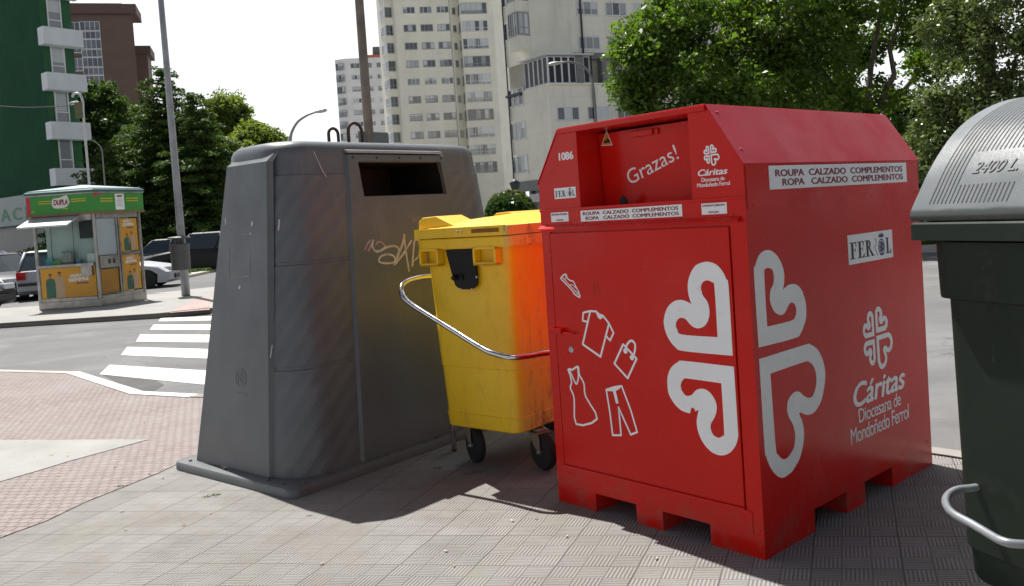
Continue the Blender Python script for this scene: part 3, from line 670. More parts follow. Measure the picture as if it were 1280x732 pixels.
# tilting hatch inside the recess, its grip and a scrap of clothing
HM=basis((-OA1,.175,1.512),(1,0,0),(0,-.02,.36))   # x right, y up, z out
b=MB(); b.box(.006,OA1-OA0-.006,0,.355,-.02,0); me=b.mesh(); me.transform(HM)
hatch=link('hatch',me,red,[RED]); 
b=MB(); b.box(.22,.36,.315,.343,.001,.024); b.box(.36,.385,.315,.343,.001,.012); me=b.mesh(); me.transform(HM); gr=link('hatch_grip',me,hatch,[RED]); k=gr.modifiers.new('b','BEVEL'); k.width=.003; k.segments=2
b=MB(); b.box(0.03,OA1-OA0-.004,-.001,.016,.001,.012); me=b.mesh(); me.transform(HM); link('hatch_sill',me,hatch,[RED])
b=MB(); b.lathe([(.026,0),(.024,.012),(.017,.030),(.008,.042),(.002,.046)],12,M=Matrix.Translation((-.735,.10,1.508))@Matrix.Diagonal((1,.6,1,1))); b.build('rubber_stop',mat('black_cloth',(.02,.02,.022),.8),red)
# vinyl
WV=mat('white_vinyl',(.86,.87,.88),.45,var=.05,dirt=((.42,.36,.34),14,.60,.5)); BL=mat('black_print',(.02,.02,.022),.6); MAR=mat('maroon_print',(.22,.02,.03),.6); NAVY=mat('navy_print',(.03,.045,.13),.6); STK=mat('sticker_white',(.84,.85,.86),.4,var=.05,dirt=((.45,.42,.40),18,.58,.5))
FM=F.copy()                                   # front plane: x in [-RW,0], y = height
SM=basis((0,0,0),(0,1,0),(0,0,1),(1,0,0))     # right side plane: x = depth, y = height
HEARTS= {'FU': [(0.098, 0.849), (0.347, 0.85), (0.396, 0.865), (0.432, 0.904), (0.45, 0.952), (0.448, 0.993), (0.426, 1.039), (0.39, 1.068), (0.351, 1.077), (0.315, 1.07), (0.293, 1.059), (0.306, 1.101), (0.307, 1.141), (0.294, 1.181), (0.263, 1.222), (0.222, 1.238), (0.191, 1.24), (0.153, 1.228), (0.124, 1.199), (0.108, 1.167), (0.099, 1.132)], 'FUi': [(0.168, 0.923), (0.352, 0.923), (0.378, 0.942), (0.385, 0.965), (0.374, 0.988), (0.353, 0.998), (0.329, 0.992), (0.313, 0.976), (0.29, 0.96), (0.262, 0.956), (0.229, 0.97), (0.207, 1.004), (0.202, 1.041), (0.21, 1.073), (0.232, 1.102), (0.239, 1.129), (0.228, 1.152), (0.204, 1.161), (0.181, 1.153), (0.169, 1.129)], 'FL': [(0.096, 0.803), (0.35, 0.806), (0.384, 0.799), (0.425, 0.77), (0.447, 0.73), (0.452, 0.688), (0.447, 0.647), (0.42, 0.608), (0.388, 0.584), (0.359, 0.576), (0.333, 0.576), (0.288, 0.596), (0.302, 0.548), (0.299, 0.501), (0.278, 0.456), (0.244, 0.424), (0.209, 0.412), (0.174, 0.414), (0.139, 0.432), (0.11, 0.466), (0.096, 0.504), (0.094, 0.537)], 'FLi': [(0.163, 0.726), (0.335, 0.729), (0.361, 0.723), (0.376, 0.703), (0.377, 0.679), (0.361, 0.656), (0.344, 0.651), (0.32, 0.659), (0.298, 0.68), (0.269, 0.691), (0.237, 0.687), (0.211, 0.666), (0.195, 0.635), (0.196, 0.602), (0.21, 0.57), (0.228, 0.544), (0.231, 0.52), (0.219, 0.495), (0.192, 0.487), (0.172, 0.499), (0.163, 0.52)], 'RU': [(0.038, 0.884), (0.321, 0.882), (0.374, 0.898), (0.418, 0.947), (0.429, 0.986), (0.427, 1.028), (0.406, 1.071), (0.37, 1.102), (0.333, 1.113), (0.289, 1.112), (0.246, 1.097), (0.26, 1.133), (0.262, 1.173), (0.244, 1.214), (0.211, 1.25), (0.165, 1.273), (0.118, 1.275), (0.076, 1.258), (0.046, 1.219), (0.034, 1.182)], 'RUi': [(0.109, 0.961), (0.298, 0.961), (0.331, 0.972), (0.346, 0.993), (0.342, 1.021), (0.319, 1.038), (0.293, 1.035), (0.266, 1.013), (0.246, 0.999), (0.215, 0.997), (0.174, 1.015), (0.151, 1.044), (0.142, 1.074), (0.15, 1.106), (0.174, 1.129), (0.182, 1.161), (0.174, 1.188), (0.148, 1.201), (0.122, 1.199), (0.108, 1.172)], 'RL': [(0.036, 0.836), (0.398, 0.84), (0.451, 0.833), (0.512, 0.799), (0.552, 0.74), (0.564, 0.681), (0.549, 0.627), (0.514, 0.567), (0.455, 0.531), (0.392, 0.529), (0.324, 0.553), (0.345, 0.508), (0.353, 0.46), (0.34, 0.407), (0.303, 0.352), (0.238, 0.313), (0.17, 0.305), (0.123, 0.324), (0.079, 0.366), (0.049, 0.422), (0.039, 0.477)], 'RLi': [(0.113, 0.762), (0.373, 0.766), (0.426, 0.761), (0.468, 0.731), (0.485, 0.686), (0.476, 0.64), (0.445, 0.604), (0.405, 0.603), (0.366, 0.621), (0.333, 0.643), (0.291, 0.649), (0.246, 0.628), (0.229, 0.591), (0.238, 0.553), (0.268, 0.511), (0.281, 0.462), (0.266, 0.415), (0.221, 0.385), (0.178, 0.382), (0.14, 0.409), (0.121, 0.458)]}
ICONS= {'shoe1': [(1.09, 1.159), (1.074, 1.173), (1.051, 1.18), (1.042, 1.16), (1.022, 1.149), (1.001, 1.144), (0.987, 1.119), (0.962, 1.079), (0.972, 1.073), (1.002, 1.089), (1.041, 1.121), (1.09, 1.159)], 'shoe2': [(1.079, 1.166), (1.055, 1.148), (1.02, 1.117), (0.966, 1.08)], 'shoe3': [(1.051, 1.178), (1.057, 1.153)], 'shoe4': [(1.032, 1.124), (1.013, 1.129), (0.988, 1.112)], 'shirt1': [(0.924, 0.952), (0.955, 0.956), (0.948, 0.994), (0.932, 1.0), (0.895, 1.006), (0.86, 1.005), (0.841, 0.992), (0.817, 0.986), (0.782, 0.951), (0.757, 0.907), (0.782, 0.869), (0.802, 0.886)], 'shirt2': [(0.902, 1.0), (0.965, 0.838), (0.851, 0.785), (0.783, 0.949)], 'neck': [(0.862, 1.005), (0.854, 0.981), (0.841, 0.97), (0.827, 0.972), (0.815, 0.987), (0.841, 0.992)], 'bag1': [(0.701, 0.856), (0.764, 0.759), (0.686, 0.696), (0.624, 0.794), (0.701, 0.856)], 'bag2': [(0.689, 0.825), (0.677, 0.857), (0.648, 0.877), (0.628, 0.86), (0.634, 0.824), (0.651, 0.797)], 'dress1': [(1.079, 0.7), (1.066, 0.671), (1.06, 0.636), (1.071, 0.608), (1.049, 0.559), (1.046, 0.428), (0.9, 0.474), (0.968, 0.576), (0.974, 0.641), (1.001, 0.681), (1.005, 0.719), (1.019, 0.72), (1.05, 0.703), (1.066, 0.706), (1.079, 0.7)], 'dress2': [(1.069, 0.702), (1.045, 0.657), (1.026, 0.633), (1.009, 0.672), (1.011, 0.716)], 'tr1': [(0.827, 0.626), (0.812, 0.512), (0.804, 0.407), (0.75, 0.415), (0.755, 0.549), (0.689, 0.427), (0.648, 0.445), (0.679, 0.544), (0.727, 0.655), (0.776, 0.644), (0.827, 0.626)], 'tr2': [(0.777, 0.632), (0.763, 0.574)], 'trw': [(0.827, 0.629), (0.776, 0.646), (0.725, 0.657), (0.763, 0.628), (0.825, 0.621)]}
SH={'FU':(0,10),'FL':(0,11),'RU':(0,10),'RL':(0,15)}
def heart(k,f=lambda p:p,scale=1):
    sgn=-1 if k[0]=='F' else 1
    o=catmull(HEARTS[k],True,6,SH[k]); i=catmull(HEARTS[k+'i'],True,6,(0,))
    return [[f((sgn*x,y)) for x,y in o],[f((sgn*x,y)) for x,y in i]]
for k,M,off in (('FU',FM,.0055),('FL',FM,.0055),('RU',SM,.001),('RL',SM,.001)): put(curve2d(heart(k)),M,'heart_emblem',WV,red,off)
def TP(x,y): q=pick(RM@FM,820+x/5.225,440+y/5.225,.0065); return (q[0],q[1],0)
b=MB(); b.poly([TP(*p) for p in [(222,398),(229,362),(240,357),(245,367),(250,362),(256,385),(240,400)]]); put(b.mesh(fix=False),FM,'vinyl_tear',RED,red,.0062)
def logo(cx,cy,w,h,M,off,shear=0):
    """small four heart emblem fitted to a box"""
    L=[]
    for k in ('FU','FL','RU','RL'): L+=heart(k)
    xs=[p[0] for l in L for p in l]; ys=[p[1] for l in L for p in l]; x0,x1,y0,y1=min(xs),max(xs),min(ys),max(ys)
    for k in ('FU','FL','RU','RL'):
        f=lambda p:(cx+((p[0]-(-.07 if p[0]<0 else .07)*.55)/(x1-x0-.077)-.5-(x0+.0385)/(x1-x0-.077))*w, cy+((p[1]-y0)/(y1-y0)-.5)*h)
        put(curve2d(heart(k,f)),M,'small_heart_emblem',WV,red,off)
logo(1.098,.766,.312,.315,SM,.001); logo(-.1485,1.690,.078,.09,FM,.001)
# side lettering
text('Cáritas',.812,.470,.56,.118,SM,WV,red,bold=.035,shear=.25,off=.001); text('Diocesana de',.858,.392,.452,.068,SM,WV,red,bold=.008,off=.001,space=.9); text('Mondoñedo Ferrol',.770,.305,.625,.076,SM,WV,red,bold=.008,off=.001,space=.9)
text('Cáritas',-.223,1.606,.149,.028,FM,WV,red,bold=.035,shear=.25,off=.001); text('Diocesana de',-.206,1.581,.116,.0175,FM,WV,red,bold=.012,off=.001,space=.9); text('Mondoñedo Ferrol',-.230,1.559,.164,.018,FM,WV,red,bold=.012,off=.001,space=.9)
text('1086',-1.051,1.748,.100,.040,FM,WV,red,bold=.05,off=.001)
# stickers
rect(.184,1.506,1.529,1.630,SM,STK,red,off=.0035); text('ROUPA  CALZADO  COMPLEMENTOS',.232,1.583,1.225,.030,SM,MAR,red,bold=.035,off=.0045); text('ROPA   CALZADO  COMPLEMENTOS',.285,1.543,1.175,.030,SM,MAR,red,bold=.035,off=.0045)
rect(-.927,-.317,1.4395,1.4925,FM,STK,red,off=.001); text('ROUPA  CALZADO  COMPLEMENTOS',-.912,1.469,.575,.0165,FM,MAR,red,bold=.035,off=.0018); text('ROPA   CALZADO  COMPLEMENTOS',-.895,1.4455,.56,.0165,FM,MAR,red,bold=.035,off=.0018)
rect(-1.134,-1.011,1.4445,1.492,FM,STK,red,off=.001); text('EN BOLSA PECHADA',-1.128,1.477,.110,.009,FM,MAR,red,bold=.02,off=.0018); text('GRAZAS',-1.096,1.449,.048,.008,FM,MAR,red,bold=.02,off=.0018)
rect(-.2145,-.088,1.4415,1.489,FM,STK,red,off=.001); text('EN BOLSA CERRADA',-.208,1.475,.112,.0085,FM,MAR,red,bold=.02,off=.0018); text('GRACIAS',-.180,1.447,.052,.008,FM,MAR,red,bold=.02,off=.0018)
def ferrol(x0,x1,y0,y1,M,off):
    rect(x0,x1,y0,y1,M,STK,red,off=off); w=x1-x0; h=y1-y0
    def T(P): return [(x0+px*w,y0+py*h) for px,py in P]
    L=[]
    def bar(a,b_,c,d): L.append(T([(a,c),(b_,c),(b_,d),(a,d)]))
    def F_(x):    # serif stems and arms
        return x
    b=MB()
    def q(P,z=0):
        b.poly([(x,y,z) for x,y in T(P)])
    lo,hi=.17,.74
    def stem(x,wd=.045,serif=.03):
        q([(x,lo),(x+wd,lo),(x+wd,hi),(x,hi)]); q([(x-serif,lo),(x+wd+serif,lo),(x+wd+serif,lo+.03),(x-serif,lo+.03)],.00002); q([(x-serif,hi-.03),(x+wd+serif*.4,hi-.03),(x+wd+serif*.4,hi),(x-serif,hi)],.00002)
    stem(.065); q([(.11,hi-.03),(.175,hi-.03),(.175,hi),(.11,hi)],.00004); q([(.163,hi-.16),(.175,hi-.16),(.175,hi-.02),(.150,hi-.02)],.00005); q([(.11,.46),(.155,.46),(.155,.485),(.11,.485)],.00004); q([(.145,.40),(.155,.40),(.155,.545),(.145,.545)],.00005)
    stem(.225); q([(.27,hi-.03),(.335,hi-.03),(.335,hi),(.27,hi)],.00004); q([(.323,hi-.16),(.335,hi-.16),(.335,hi-.02),(.310,hi-.02)],.00005); q([(.27,.46),(.315,.46),(.315,.485),(.27,.485)],.00004); q([(.305,.40),(.315,.40),(.315,.545),(.305,.545)],.00005); q([(.27,lo),(.345,lo),(.345,lo+.03),(.27,lo+.03)],.00004); q([(.30,lo+.02),(.345,lo+.02),(.345,lo+.17)],.00005)
    stem(.39)
    P=[(.435+.055*math.cos(a)*1,.60+.14*math.sin(a)) for a in [math.radians(d) for d in range(90,-91,-20)]]; Q=[(.435+.022*math.cos(a),.60+.105*math.sin(a)) for a in [math.radians(d) for d in range(90,-91,-20)]]
    for i in range(len(P)-1): q([Q[i],P[i],P[i+1],Q[i+1]],.00006)
    q([(.44,.47),(.468,.47),(.555,lo),(.505,lo)],.00007); q([(.50,lo),(.565,lo),(.565,lo+.025),(.50,lo+.025)],.00008)
    me=b.mesh(fix=False); put(me,M,'lettering',BL,red,off+.0012); b=MB()
    stem(.855,.04); q([(.895,lo),(.955,lo),(.955,lo+.03),(.895,lo+.03)],.00004); q([(.92,lo+.02),(.955,lo+.02),(.955,lo+.19)],.00005)
    me=b.mesh(fix=False); put(me,M,'lettering',BL,red,off+.0012)
    # crest between the letters: wavy ribbon, crown and ornamented oval
    put(stroke(T([(.585,.78),(.625,.66),(.60,.53),(.572,.46),(.605,.33),(.635,.17)]),w*.009),M,'crest',NAVY,red,off+.0012)
    b=MB(); q([(.665,.84),(.69,.86),(.705,.93),(.72,.87),(.738,.95),(.755,.87),(.775,.93),(.785,.86),(.81,.84),(.775,.77),(.70,.77)])
    me=b.mesh(fix=False); put(me,M,'crest',NAVY,red,off+.0012)
    for s_ in (1,.66,.33): put(stroke(T([(.735+.07*s_*math.cos(a),.44+.27*s_*math.sin(a)) for a in [k*.5236 for k in range(12)]]),w*.013,True),M,'crest',NAVY,red,off+.0012)
    put(stroke(T([(.69,.30),(.78,.36),(.69,.45),(.78,.52),(.70,.6)]),w*.012),M,'crest',NAVY,red,off+.0014); put(stroke(T([(.735,.18),(.735,.70)]),w*.010),M,'crest',NAVY,red,off+.0014); put(stroke(T([(.69,.19),(.735,.15),(.78,.19)]),w*.016),M,'crest',NAVY,red,off+.0014)
ferrol(.839,1.308,1.150,1.291,SM,.001); ferrol(-1.099,-.950,1.5595,1.613,FM,.001)
# hatch lettering (on the hatch sheet)
def onhatch(px,py): return pick(RM@HM,px,py,0)
G_=lambda x,y:(740+x/6.654,150+y/6.654)
p0=onhatch(*G_(318,545)); p1=onhatch(*G_(728,322)); ang=math.atan2(p1[1]-p0[1],p1[0]-p0[0])
text('Grazas!',p0[0],p0[1],math.hypot(p1[0]-p0[0],p1[1]-p0[1]),.072,HM,WV,hatch,bold=.004,rot=ang,off=.001)
tr=[onhatch(*G_(*p)) for p in [(80,218),(172,212),(122,88)]]
put(curve2d([tr]),HM,'warning_sticker',STK,hatch,.001)
cx=sum(p[0] for p in tr)/3; cy=sum(p[1] for p in tr)/3; put(curve2d([[(cx+(p[0]-cx)*.86,cy+(p[1]-cy)*.86) for p in tr]],.0004),HM,'warning_triangle',mat('amber_print',(.55,.25,.03),.5),hatch,.002)
me=curve2d([[(cx-.02,cy-.012),(cx+.022,cy-.012),(cx+.018,cy+.002),(cx+.004,cy+.010),(cx-.004,cy),(cx-.018,cy+.002)]],.0003); put(me,HM,'warning_symbol',BL,hatch,.003)
# clothes drawings on the door
DM=FM
def st(k,w=.0095,closed=False,sub=0):
    P=[(-x,y) for x,y in ICONS[k]]
    if sub: P=catmull(P,closed,sub)
    put(stroke(P,w,closed),DM,'clothes_drawing',WV,door,.0055)
st('shoe1',.007,sub=3); st('shoe2',.0045,sub=3); st('shoe3',.004); st('shoe4',.004,sub=3); st('shirt1',.010); st('shirt2',.011); st('bag1',.0105); st('bag2',.011,sub=4); st('dress1',.010,sub=3); st('dress2',.009,sub=3); st('tr1',.0095); st('tr2',.018)
for P_ in ([(743,354),(744,366)],[(747.5,353),(748.5,367)]): put(stroke([pick(RM@DM,x,y,.005) for x,y in P_],.004),DM,'scratch',mat('dark_scratch',(.22,.01,.01),.5),door,.0055)
for k in ('neck','trw'): put(curve2d([catmull([(-x,y) for x,y in ICONS[k]],True,3)],.0004),DM,'clothes_drawing',WV,door,.0055)
b=MB()
for a_,z_ in ((ICONS['bag2'][0]),(ICONS['bag2'][-1])): b.poly([(-a_+.013*math.cos(t),z_+.013*math.sin(t),0) for t in [k*.5236 for k in range(12)]])
put(b.mesh(fix=False),DM,'clothes_drawing',WV,door,.0064)

# ============================================================= YELLOW WHEELED BIN
YP=Vector((-.03,4.82,0)); e1=Vector((-.78,.63,0)).normalized(); e2=Vector((.63,.78,0)).normalized()
# local frame: x along the short side from the near corner to the far left (width), y into the long side
yel=empty('wheeled_bin',YP,0,'yellow plastic wheeled refuse bin with black lifting bracket between grey container and red one','wheeled bin')
Yrot=Matrix.Identity(4)
for i in range(3): Yrot[i][0]=-e1[i]; Yrot[i][1]=e2[i]; Yrot[i][2]=(0,0,1)[i]
yel.rotation_euler=Yrot.to_euler()        # local x: from far-left corner towards the near corner => near corner x=0, left corner x=-.56
YW=.572
def yelmat():
    t=NT('yellow_plastic'); o=t.obj(); sx=t.n('ShaderNodeSeparateXYZ'); t.l(o,sx.inputs[0])
    c=t.mix(t.mapr(t.noise(1.8,5,.6),.3,.7),(.82,.48,.010),(.91,.58,.014))
    # the long side shifts to a less saturated orange yellow
    w=t.mapr(t.M('ADD',sx.outputs['X'],t.M('MULTIPLY_ADD',sx.outputs['Z'],-.06,t.M('MULTIPLY',t.noise(9,4),.03))),-.022,.006,0,1,True)
    c=t.mix(w,c,(.80,.58,.12))
    mp=t.n('ShaderNodeMapping'); t.l(o,mp.inputs[0]); mp.inputs['Scale'].default_value=(14,14,5); st_=t.noise(1,7,.8,mp.outputs[0])
    c=t.mix(t.M('MULTIPLY',t.M('MULTIPLY',t.mapr(st_,.52,.64),t.mapr(sx.outputs['Z'],.3,.95,.9,.6)),t.mapr(w,0,1,.22,.9)),c,(.09,.05,.03))
    c=t.mix(t.M('MULTIPLY',t.mapr(t.noise(30,6,.75),.64,.72),t.mapr(w,0,1,.25,.8)),c,(.12,.06,.03))
    return t.set(c,t.mapr(t.noise(5,5),.3,.7,.32,.55),normal=t.bump(t.noise(120,3),.12,.002))
YEL=yelmat(); BLK=mat('black_plastic',(.009,.009,.010),.5,var=.3,bump=.2,bscale=200,spec=.25)
def yr(z,ex=0,r=.06,L=1.06):
    z_=z; z=.26+(z-.26)*1.055; u=(z_-.27)/(1.27-.27); g=.045*u+ex; return rrect(-YW-g+.0*u,g,-g,L+g+.05*u,r,z,4)
b=MB(); b.rings([yr(.246,-.03),yr(.252,-.008),yr(.26,0),yr(.335,.002),yr(.338,-.003),yr(.60,-.003),yr(.605,0),yr(.89,0),yr(.895,-.002),yr(1.262,-.002),yr(1.264,.03),yr(1.30,.034),yr(1.312,.034)])
b.build('body',YEL,yel,smooth=28)
# rim
g0=.045
def yrr(z,ex,r=.05): return rrect(-YW-.005-ex,.045+ex,-.045-ex,1.155+ex,r,z+.055,4)
b=MB(); b.rings([yrr(1.275,.028),yrr(1.272,.046),yrr(1.322,.05),yrr(1.328,.044),yrr(1.328,.0)],smooth=False); b.build('rim',YEL,yel,smooth=28)
# ear grips under the rim on the short side
def ear(x0,x1):
    b=MB(); z1,z0=1.325,1.222; y0=-.10; 
    def slab(P0,P1,th,ax): pass
    b.box(x0,x1,-.098,-.090,z0,z0+.018); b.box(x0,x1,-.098,-.05,z0,z0+.014)
    b.box(x0,x0+.016,-.098,-.045,z0,z1); b.box(x1-.016,x1,-.098,-.045,z0,z1); b.box(x0,x1,-.098,-.045,z1-.014,z1+.002)
    b.build('lifting_ear',YEL,yel,bevel=.003)
ear(-YW-.03,-YW+.125); ear(-.175,-.005)
# black bracket recess
BM=basis((-YW/2-.0,-.048,1.055),(1,0,0),(0,-.045,1.0))
me=curve2d([catmull([(-.12,.262),(.105,.262),(.102,.08),(.085,.045),(.05,.030),(-.02,.030),(-.060,.045),(-.078,.08)],True,5,(0,1))],.007); put(me,BM,'lifting_bracket',BLK,yel,.006)
br=bpy.data.objects[-1] if False else None
b=MB(); b.lathe([(.016,0),(.016,.035),(.012,.045)],14,M=BM@Matrix.Translation((-.045,.10,.012))); b.build('lifting_pin',BLK,yel,smooth=40)
me=MB().box(-.07,-.0,.085,.115,.012,.022).mesh(); me.transform(BM); link('pin_bracket',me,yel,[BLK])
repeat('rivet',MB().lathe([(.0065,0),(.0065,.004)],8).mesh(),mat('zinc',(.45,.45,.46),.4,.9),yel,[BM@Matrix.Translation((x,y,.014)) for x,y in [(.105,.235),(.105,.10),(.06,.03),(-.03,.03),(.14,.17),(.155,.165)]]+[Matrix.Translation((-.27-x*1.3,-.103,1.418))@Matrix.Rotation(math.pi/2,4,'X') for x in (-.02,.005)])

# lid: domed, with a skirt, finger recess and hinge blocks at the back
lid=MB()
lw0,lw1=-YW-.055,.092; ZL=.055
def lidring(y,dz):
    P=[(lw0,y,1.387),(lw0,y,1.44)]
    for k in range(9):
        u=k/8; x=lw0+.01+(lw1-lw0-.02)*u; P.append((x,y,1.443+dz*math.sin(math.pi*min(max((u-.12)/.76,0),1))**.7))
    P+=[(lw1,y,1.44),(lw1,y,1.387)]; return P
ys=[-.10,-.098,-.04,.1,.4,.8,1.15,1.205]
lid.rings([lidring(y,d) for y,d in zip(ys,(0,.0,.022,.045,.06,.06,.04,.0))],smooth=True)
lo=lid.build('lid',YEL,yel,smooth=35)
b=MB()
for y0,y1 in ((-.07,.16),(.62,.95)):
    # hinge housings (raised blocks) along the far left edge
    P=[(lw0+.012,1.44),(lw0+.012,1.49),(lw0+.045,1.512),(lw0+.16,1.516),(lw0+.30,1.455)]
    b.rings([[Vector((x,y,z)) for x,z in P] for y in (y0,y1)],smooth=False)
hb=b.build('hinge_block',YEL,lo,bevel=.006)
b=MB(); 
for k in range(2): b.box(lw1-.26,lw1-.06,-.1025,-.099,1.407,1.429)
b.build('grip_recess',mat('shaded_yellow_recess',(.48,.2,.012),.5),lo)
STEEL=mat('galvanised_steel',(.42,.40,.37),.42,.85,var=.2,scale=9); RUB=mat('rubber_tyre',(.022,.021,.02),.85,var=.3,bump=.4,bscale=60); RUST=mat('worn_caster_steel',(.30,.24,.18),.6,.45,var=.35,scale=12)
def caster(x,y,ang):
    w=empty('caster',(x,y,0),ang); w.parent=yel
    b=MB(); b.tube([(0,-.022,.10),(0,.022,.10)],.0,3) if False else None
    M=Matrix.Translation((.035,0,.108))@Matrix.Rotation(math.pi/2,4,'X')@Matrix.Scale(1.08,4)
    b.lathe([(.062,-.022),(.092,-.024),(.1,-.014),(.1,.014),(.092,.024),(.062,.022)],26,M=M); b.build('tyre',RUB,w,smooth=50)
    b=MB(); b.lathe([(.012,-.026),(.016,-.018),(.05,-.012),(.064,-.018),(.064,.018),(.05,.012),(.016,.018),(.012,.026)],22,M=M); b.build('wheel_hub',mat('grey_hub',(.12,.12,.12),.6),w,smooth=50)
    b=MB()
    for s in (-1,1):
        b.prism([(-.055,.215),(.045,.215),(.052,.12),(.042,.092),(.026,.10),(-.035,.175)],s*.034,s*.038,M=Matrix(((1,0,0,0),(0,0,-1,0),(0,1,0,0),(0,0,0,1))))
    b.box(-.06,.05,-.05,.05,.214,.221); b.lathe([(.035,.221),(.035,.24)],14); b.build('fork',RUST,w)
    b=MB(); b.lathe([(.009,-.045),(.009,.045)],10,M=M); b.build('axle_bolt',STEEL,w)
for x,y,a in ((-.03,.22,-.30),(-YW+.07,.16,-.45),(-.06,.95,.3),(-YW+.06,.96,.9)): caster(x,y,a)

# ============================================================= STEEL GUARD RAIL ROUND THE YELLOW BIN
CHR=mat('polished_steel_tube',(.62,.61,.60),.16,1.0,var=.08,scale=20)
pts=[(-.46,5.50,0),(-.46,5.50,.6),(-.47,5.50,1.05),(-.50,5.46,1.12)]
for px,py,Y in [(541,346,5.38),(525,347,5.32),(510,351,5.22),(502,358,5.15),(503,368,5.10),(515,380,5.04),(560,408,4.84),(602,434,4.64),(618,441,4.585),(638,445.5,4.56),(660,444,4.60),(686,440,4.66)]:
    p=at(px,py,Y); pts.append(tuple(p))
pts+=[(.30,4.78,.70),(.335,4.83,.62),(.34,4.84,.4),(.34,4.84,0)]
rail=MB().tube(catmull(pts,False,5),.0165,14).build('guard_rail',CHR); meta(rail,'bent shiny steel tube rail curving around the yellow bin, rising from the pavement','guard rail')

# ============================================================= GREEN SIDE LOADED CONTAINER
gx=Vector((.325,-.946,0)).normalized(); gy=Vector((.946,.325,0)).normalized(); GC=Vector((1.36,2.95,0))
grn=empty('refuse_container',GC,math.atan2(gx.y,gx.x),'large dark green refuse container with grey ribbed domed lid at the right edge','refuse container')
# local: x along the long side towards the camera, y across (away from the viewer side), z up ; 0 = far left rim corner
def grnmat():
    t=NT('dark_green_plastic'); c=t.mix(t.mapr(t.noise(1.5,5,.6),.3,.7),(.010,.017,.012),(.016,.026,.019)); 
    for mpz,th in (((26,26,3.5),.70),((5,30,20),.73)):
        mp=t.n('ShaderNodeMapping'); t.l(t.obj(),mp.inputs[0]); mp.inputs['Scale'].default_value=mpz; mp.inputs['Rotation'].default_value=(.4,.3,.5); c=t.mix(t.M('MULTIPLY',t.mapr(t.noise(1,4,.7,mp.outputs[0]),th,th+.05),.55),c,(.13,.15,.135))
    c=t.mix(t.mapr(t.noise(5,6,.7),.55,.75,0,.3),c,(.07,.07,.06))
    return t.set(c,t.mapr(t.noise(4,5),.3,.7,.38,.6),spec=.18,normal=t.bump(t.noise(300,3),.2,.0015))
GRN=grnmat()
def lidmat():
    t=NT('grey_green_ribbed_lid'); o=t.obj(); c=t.mix(t.mapr(t.noise(2.2,6,.65),.3,.7),(.095,.110,.116),(.14,.157,.165)); sx=t.n('ShaderNodeSeparateXYZ'); t.l(o,sx.inputs[0])
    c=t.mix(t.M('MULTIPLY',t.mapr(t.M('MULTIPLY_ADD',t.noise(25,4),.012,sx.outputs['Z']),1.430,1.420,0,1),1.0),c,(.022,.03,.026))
    return t.set(c,t.mapr(t.noise(5,5),.3,.7,.22,.36),spec=.75,normal=t.bump(t.noise(90,5,.7),.22,.002))
LID=lidmat()
GLn,GWd=1.90,1.20
def gr(z,ins,r=.10): return rrect(ins,GLn-ins,ins*.9,GWd-ins*.9,r,z,5)
b=MB(); b.rings([gr(.17,.10,.08),gr(.19,.085),gr(.28,.080),gr(.285,.072),gr(1.12,.060),gr(1.125,.040),gr(1.135,.038),gr(1.31,.034)]); b.build('body',GRN,grn,smooth=30)
b=MB(); b.rings([gr(1.322,.012,.02),gr(1.318,.0,.03),gr(1.372,.0,.03),gr(1.378,.006,.03)],smooth=False); b.build('rim',GRN,grn,smooth=30)
b=MB(); b.rings([rrect(.2,GLn-.2,.16,GWd-.16,.05,z,3) for z in (.02,.17)],smooth=False); b.build('plinth',mat('black_base_plastic',(.012,.012,.012),.6),grn)
b=MB()
for x in (.28,.55): 
    b.box(x,x+.12,.08,.2,.02,.16)
    b.lathe([(.05,0),(.07,.02),(.07,.05),(.05,.07)],14,M=Matrix.Translation((x+.06,.10,.09))@Matrix.Rotation(math.pi/2,4,'X'))
b.build('foot',mat('black_base_plastic',(.012,.012,.012),.6),grn,bevel=.006)
# domed lid, profile across y
lp=[(.012,1.382),(.006,1.40),(.016,1.425),(.05,1.478),(.10,1.552),(.165,1.628),(.24,1.695),(.33,1.745),(.44,1.782),(.55,1.797),(.65,1.797),(.76,1.782),(.87,1.745),(.96,1.69),(1.04,1.61),(1.10,1.53),(1.15,1.45),(1.19,1.395),(1.19,1.382)]
lpf=catmull(lp,False,3)
def endcap(x,s):  # shrink profile towards centre for rounded ends
    return [(x,.6+(y-.6)*s,1.382+(z-1.382)*s) for y,z in lpf]
b=MB(); b.rings([endcap(.030,.955),endcap(.012,.985),endcap(.010,1.0),endcap(.10,1.0),endcap(.95,1.0),endcap(GLn-.10,1.0),endcap(GLn-.01,1.0),endcap(GLn-.03,.955)]); lidm=b.mesh()
# finger opening in the lid
c=MB(); c.lathe([(.085,-.2),(.085,.2)],26,M=basis((.50,.115,1.56),(1,0,0),(0,.62,.78))); lidm=boolean(lidm,[c.mesh()])
lo=link('lid',lidm,grn,[LID],smooth=35)
def arc(y):   # z on lid profile
    for (y0,z0),(y1,z1) in zip(lpf,lpf[1:]):
        if y0<=y<=y1: return z0+(z1-z0)*(y-y0)/max(1e-6,y1-y0)
    return 1.5
def arcpts(ya,yb,n): 
    # along arc, from y=ya to yb
    return [(ya+(yb-ya)*k/n,arc(ya+(yb-ya)*k/n)) for k in range(n+1)]
GRV=mat('dark_groove',(.02,.023,.024),.7)
b=MB()
def rib(x,ya,yb):
    P=arcpts(ya,yb,56)
    for (y0,z0),(y1,z1) in zip(P,P[1:]):
        n=Vector((0,-(z1-z0),(y1-y0))).normalized()*.0012; w=.0020
        b.poly([Vector((x-w,y0,z0))+n,Vector((x+w,y0,z0))+n,Vector((x+w,y1,z1))+n,Vector((x-w,y1,z1))+n])
X0=.080; dx=.0165
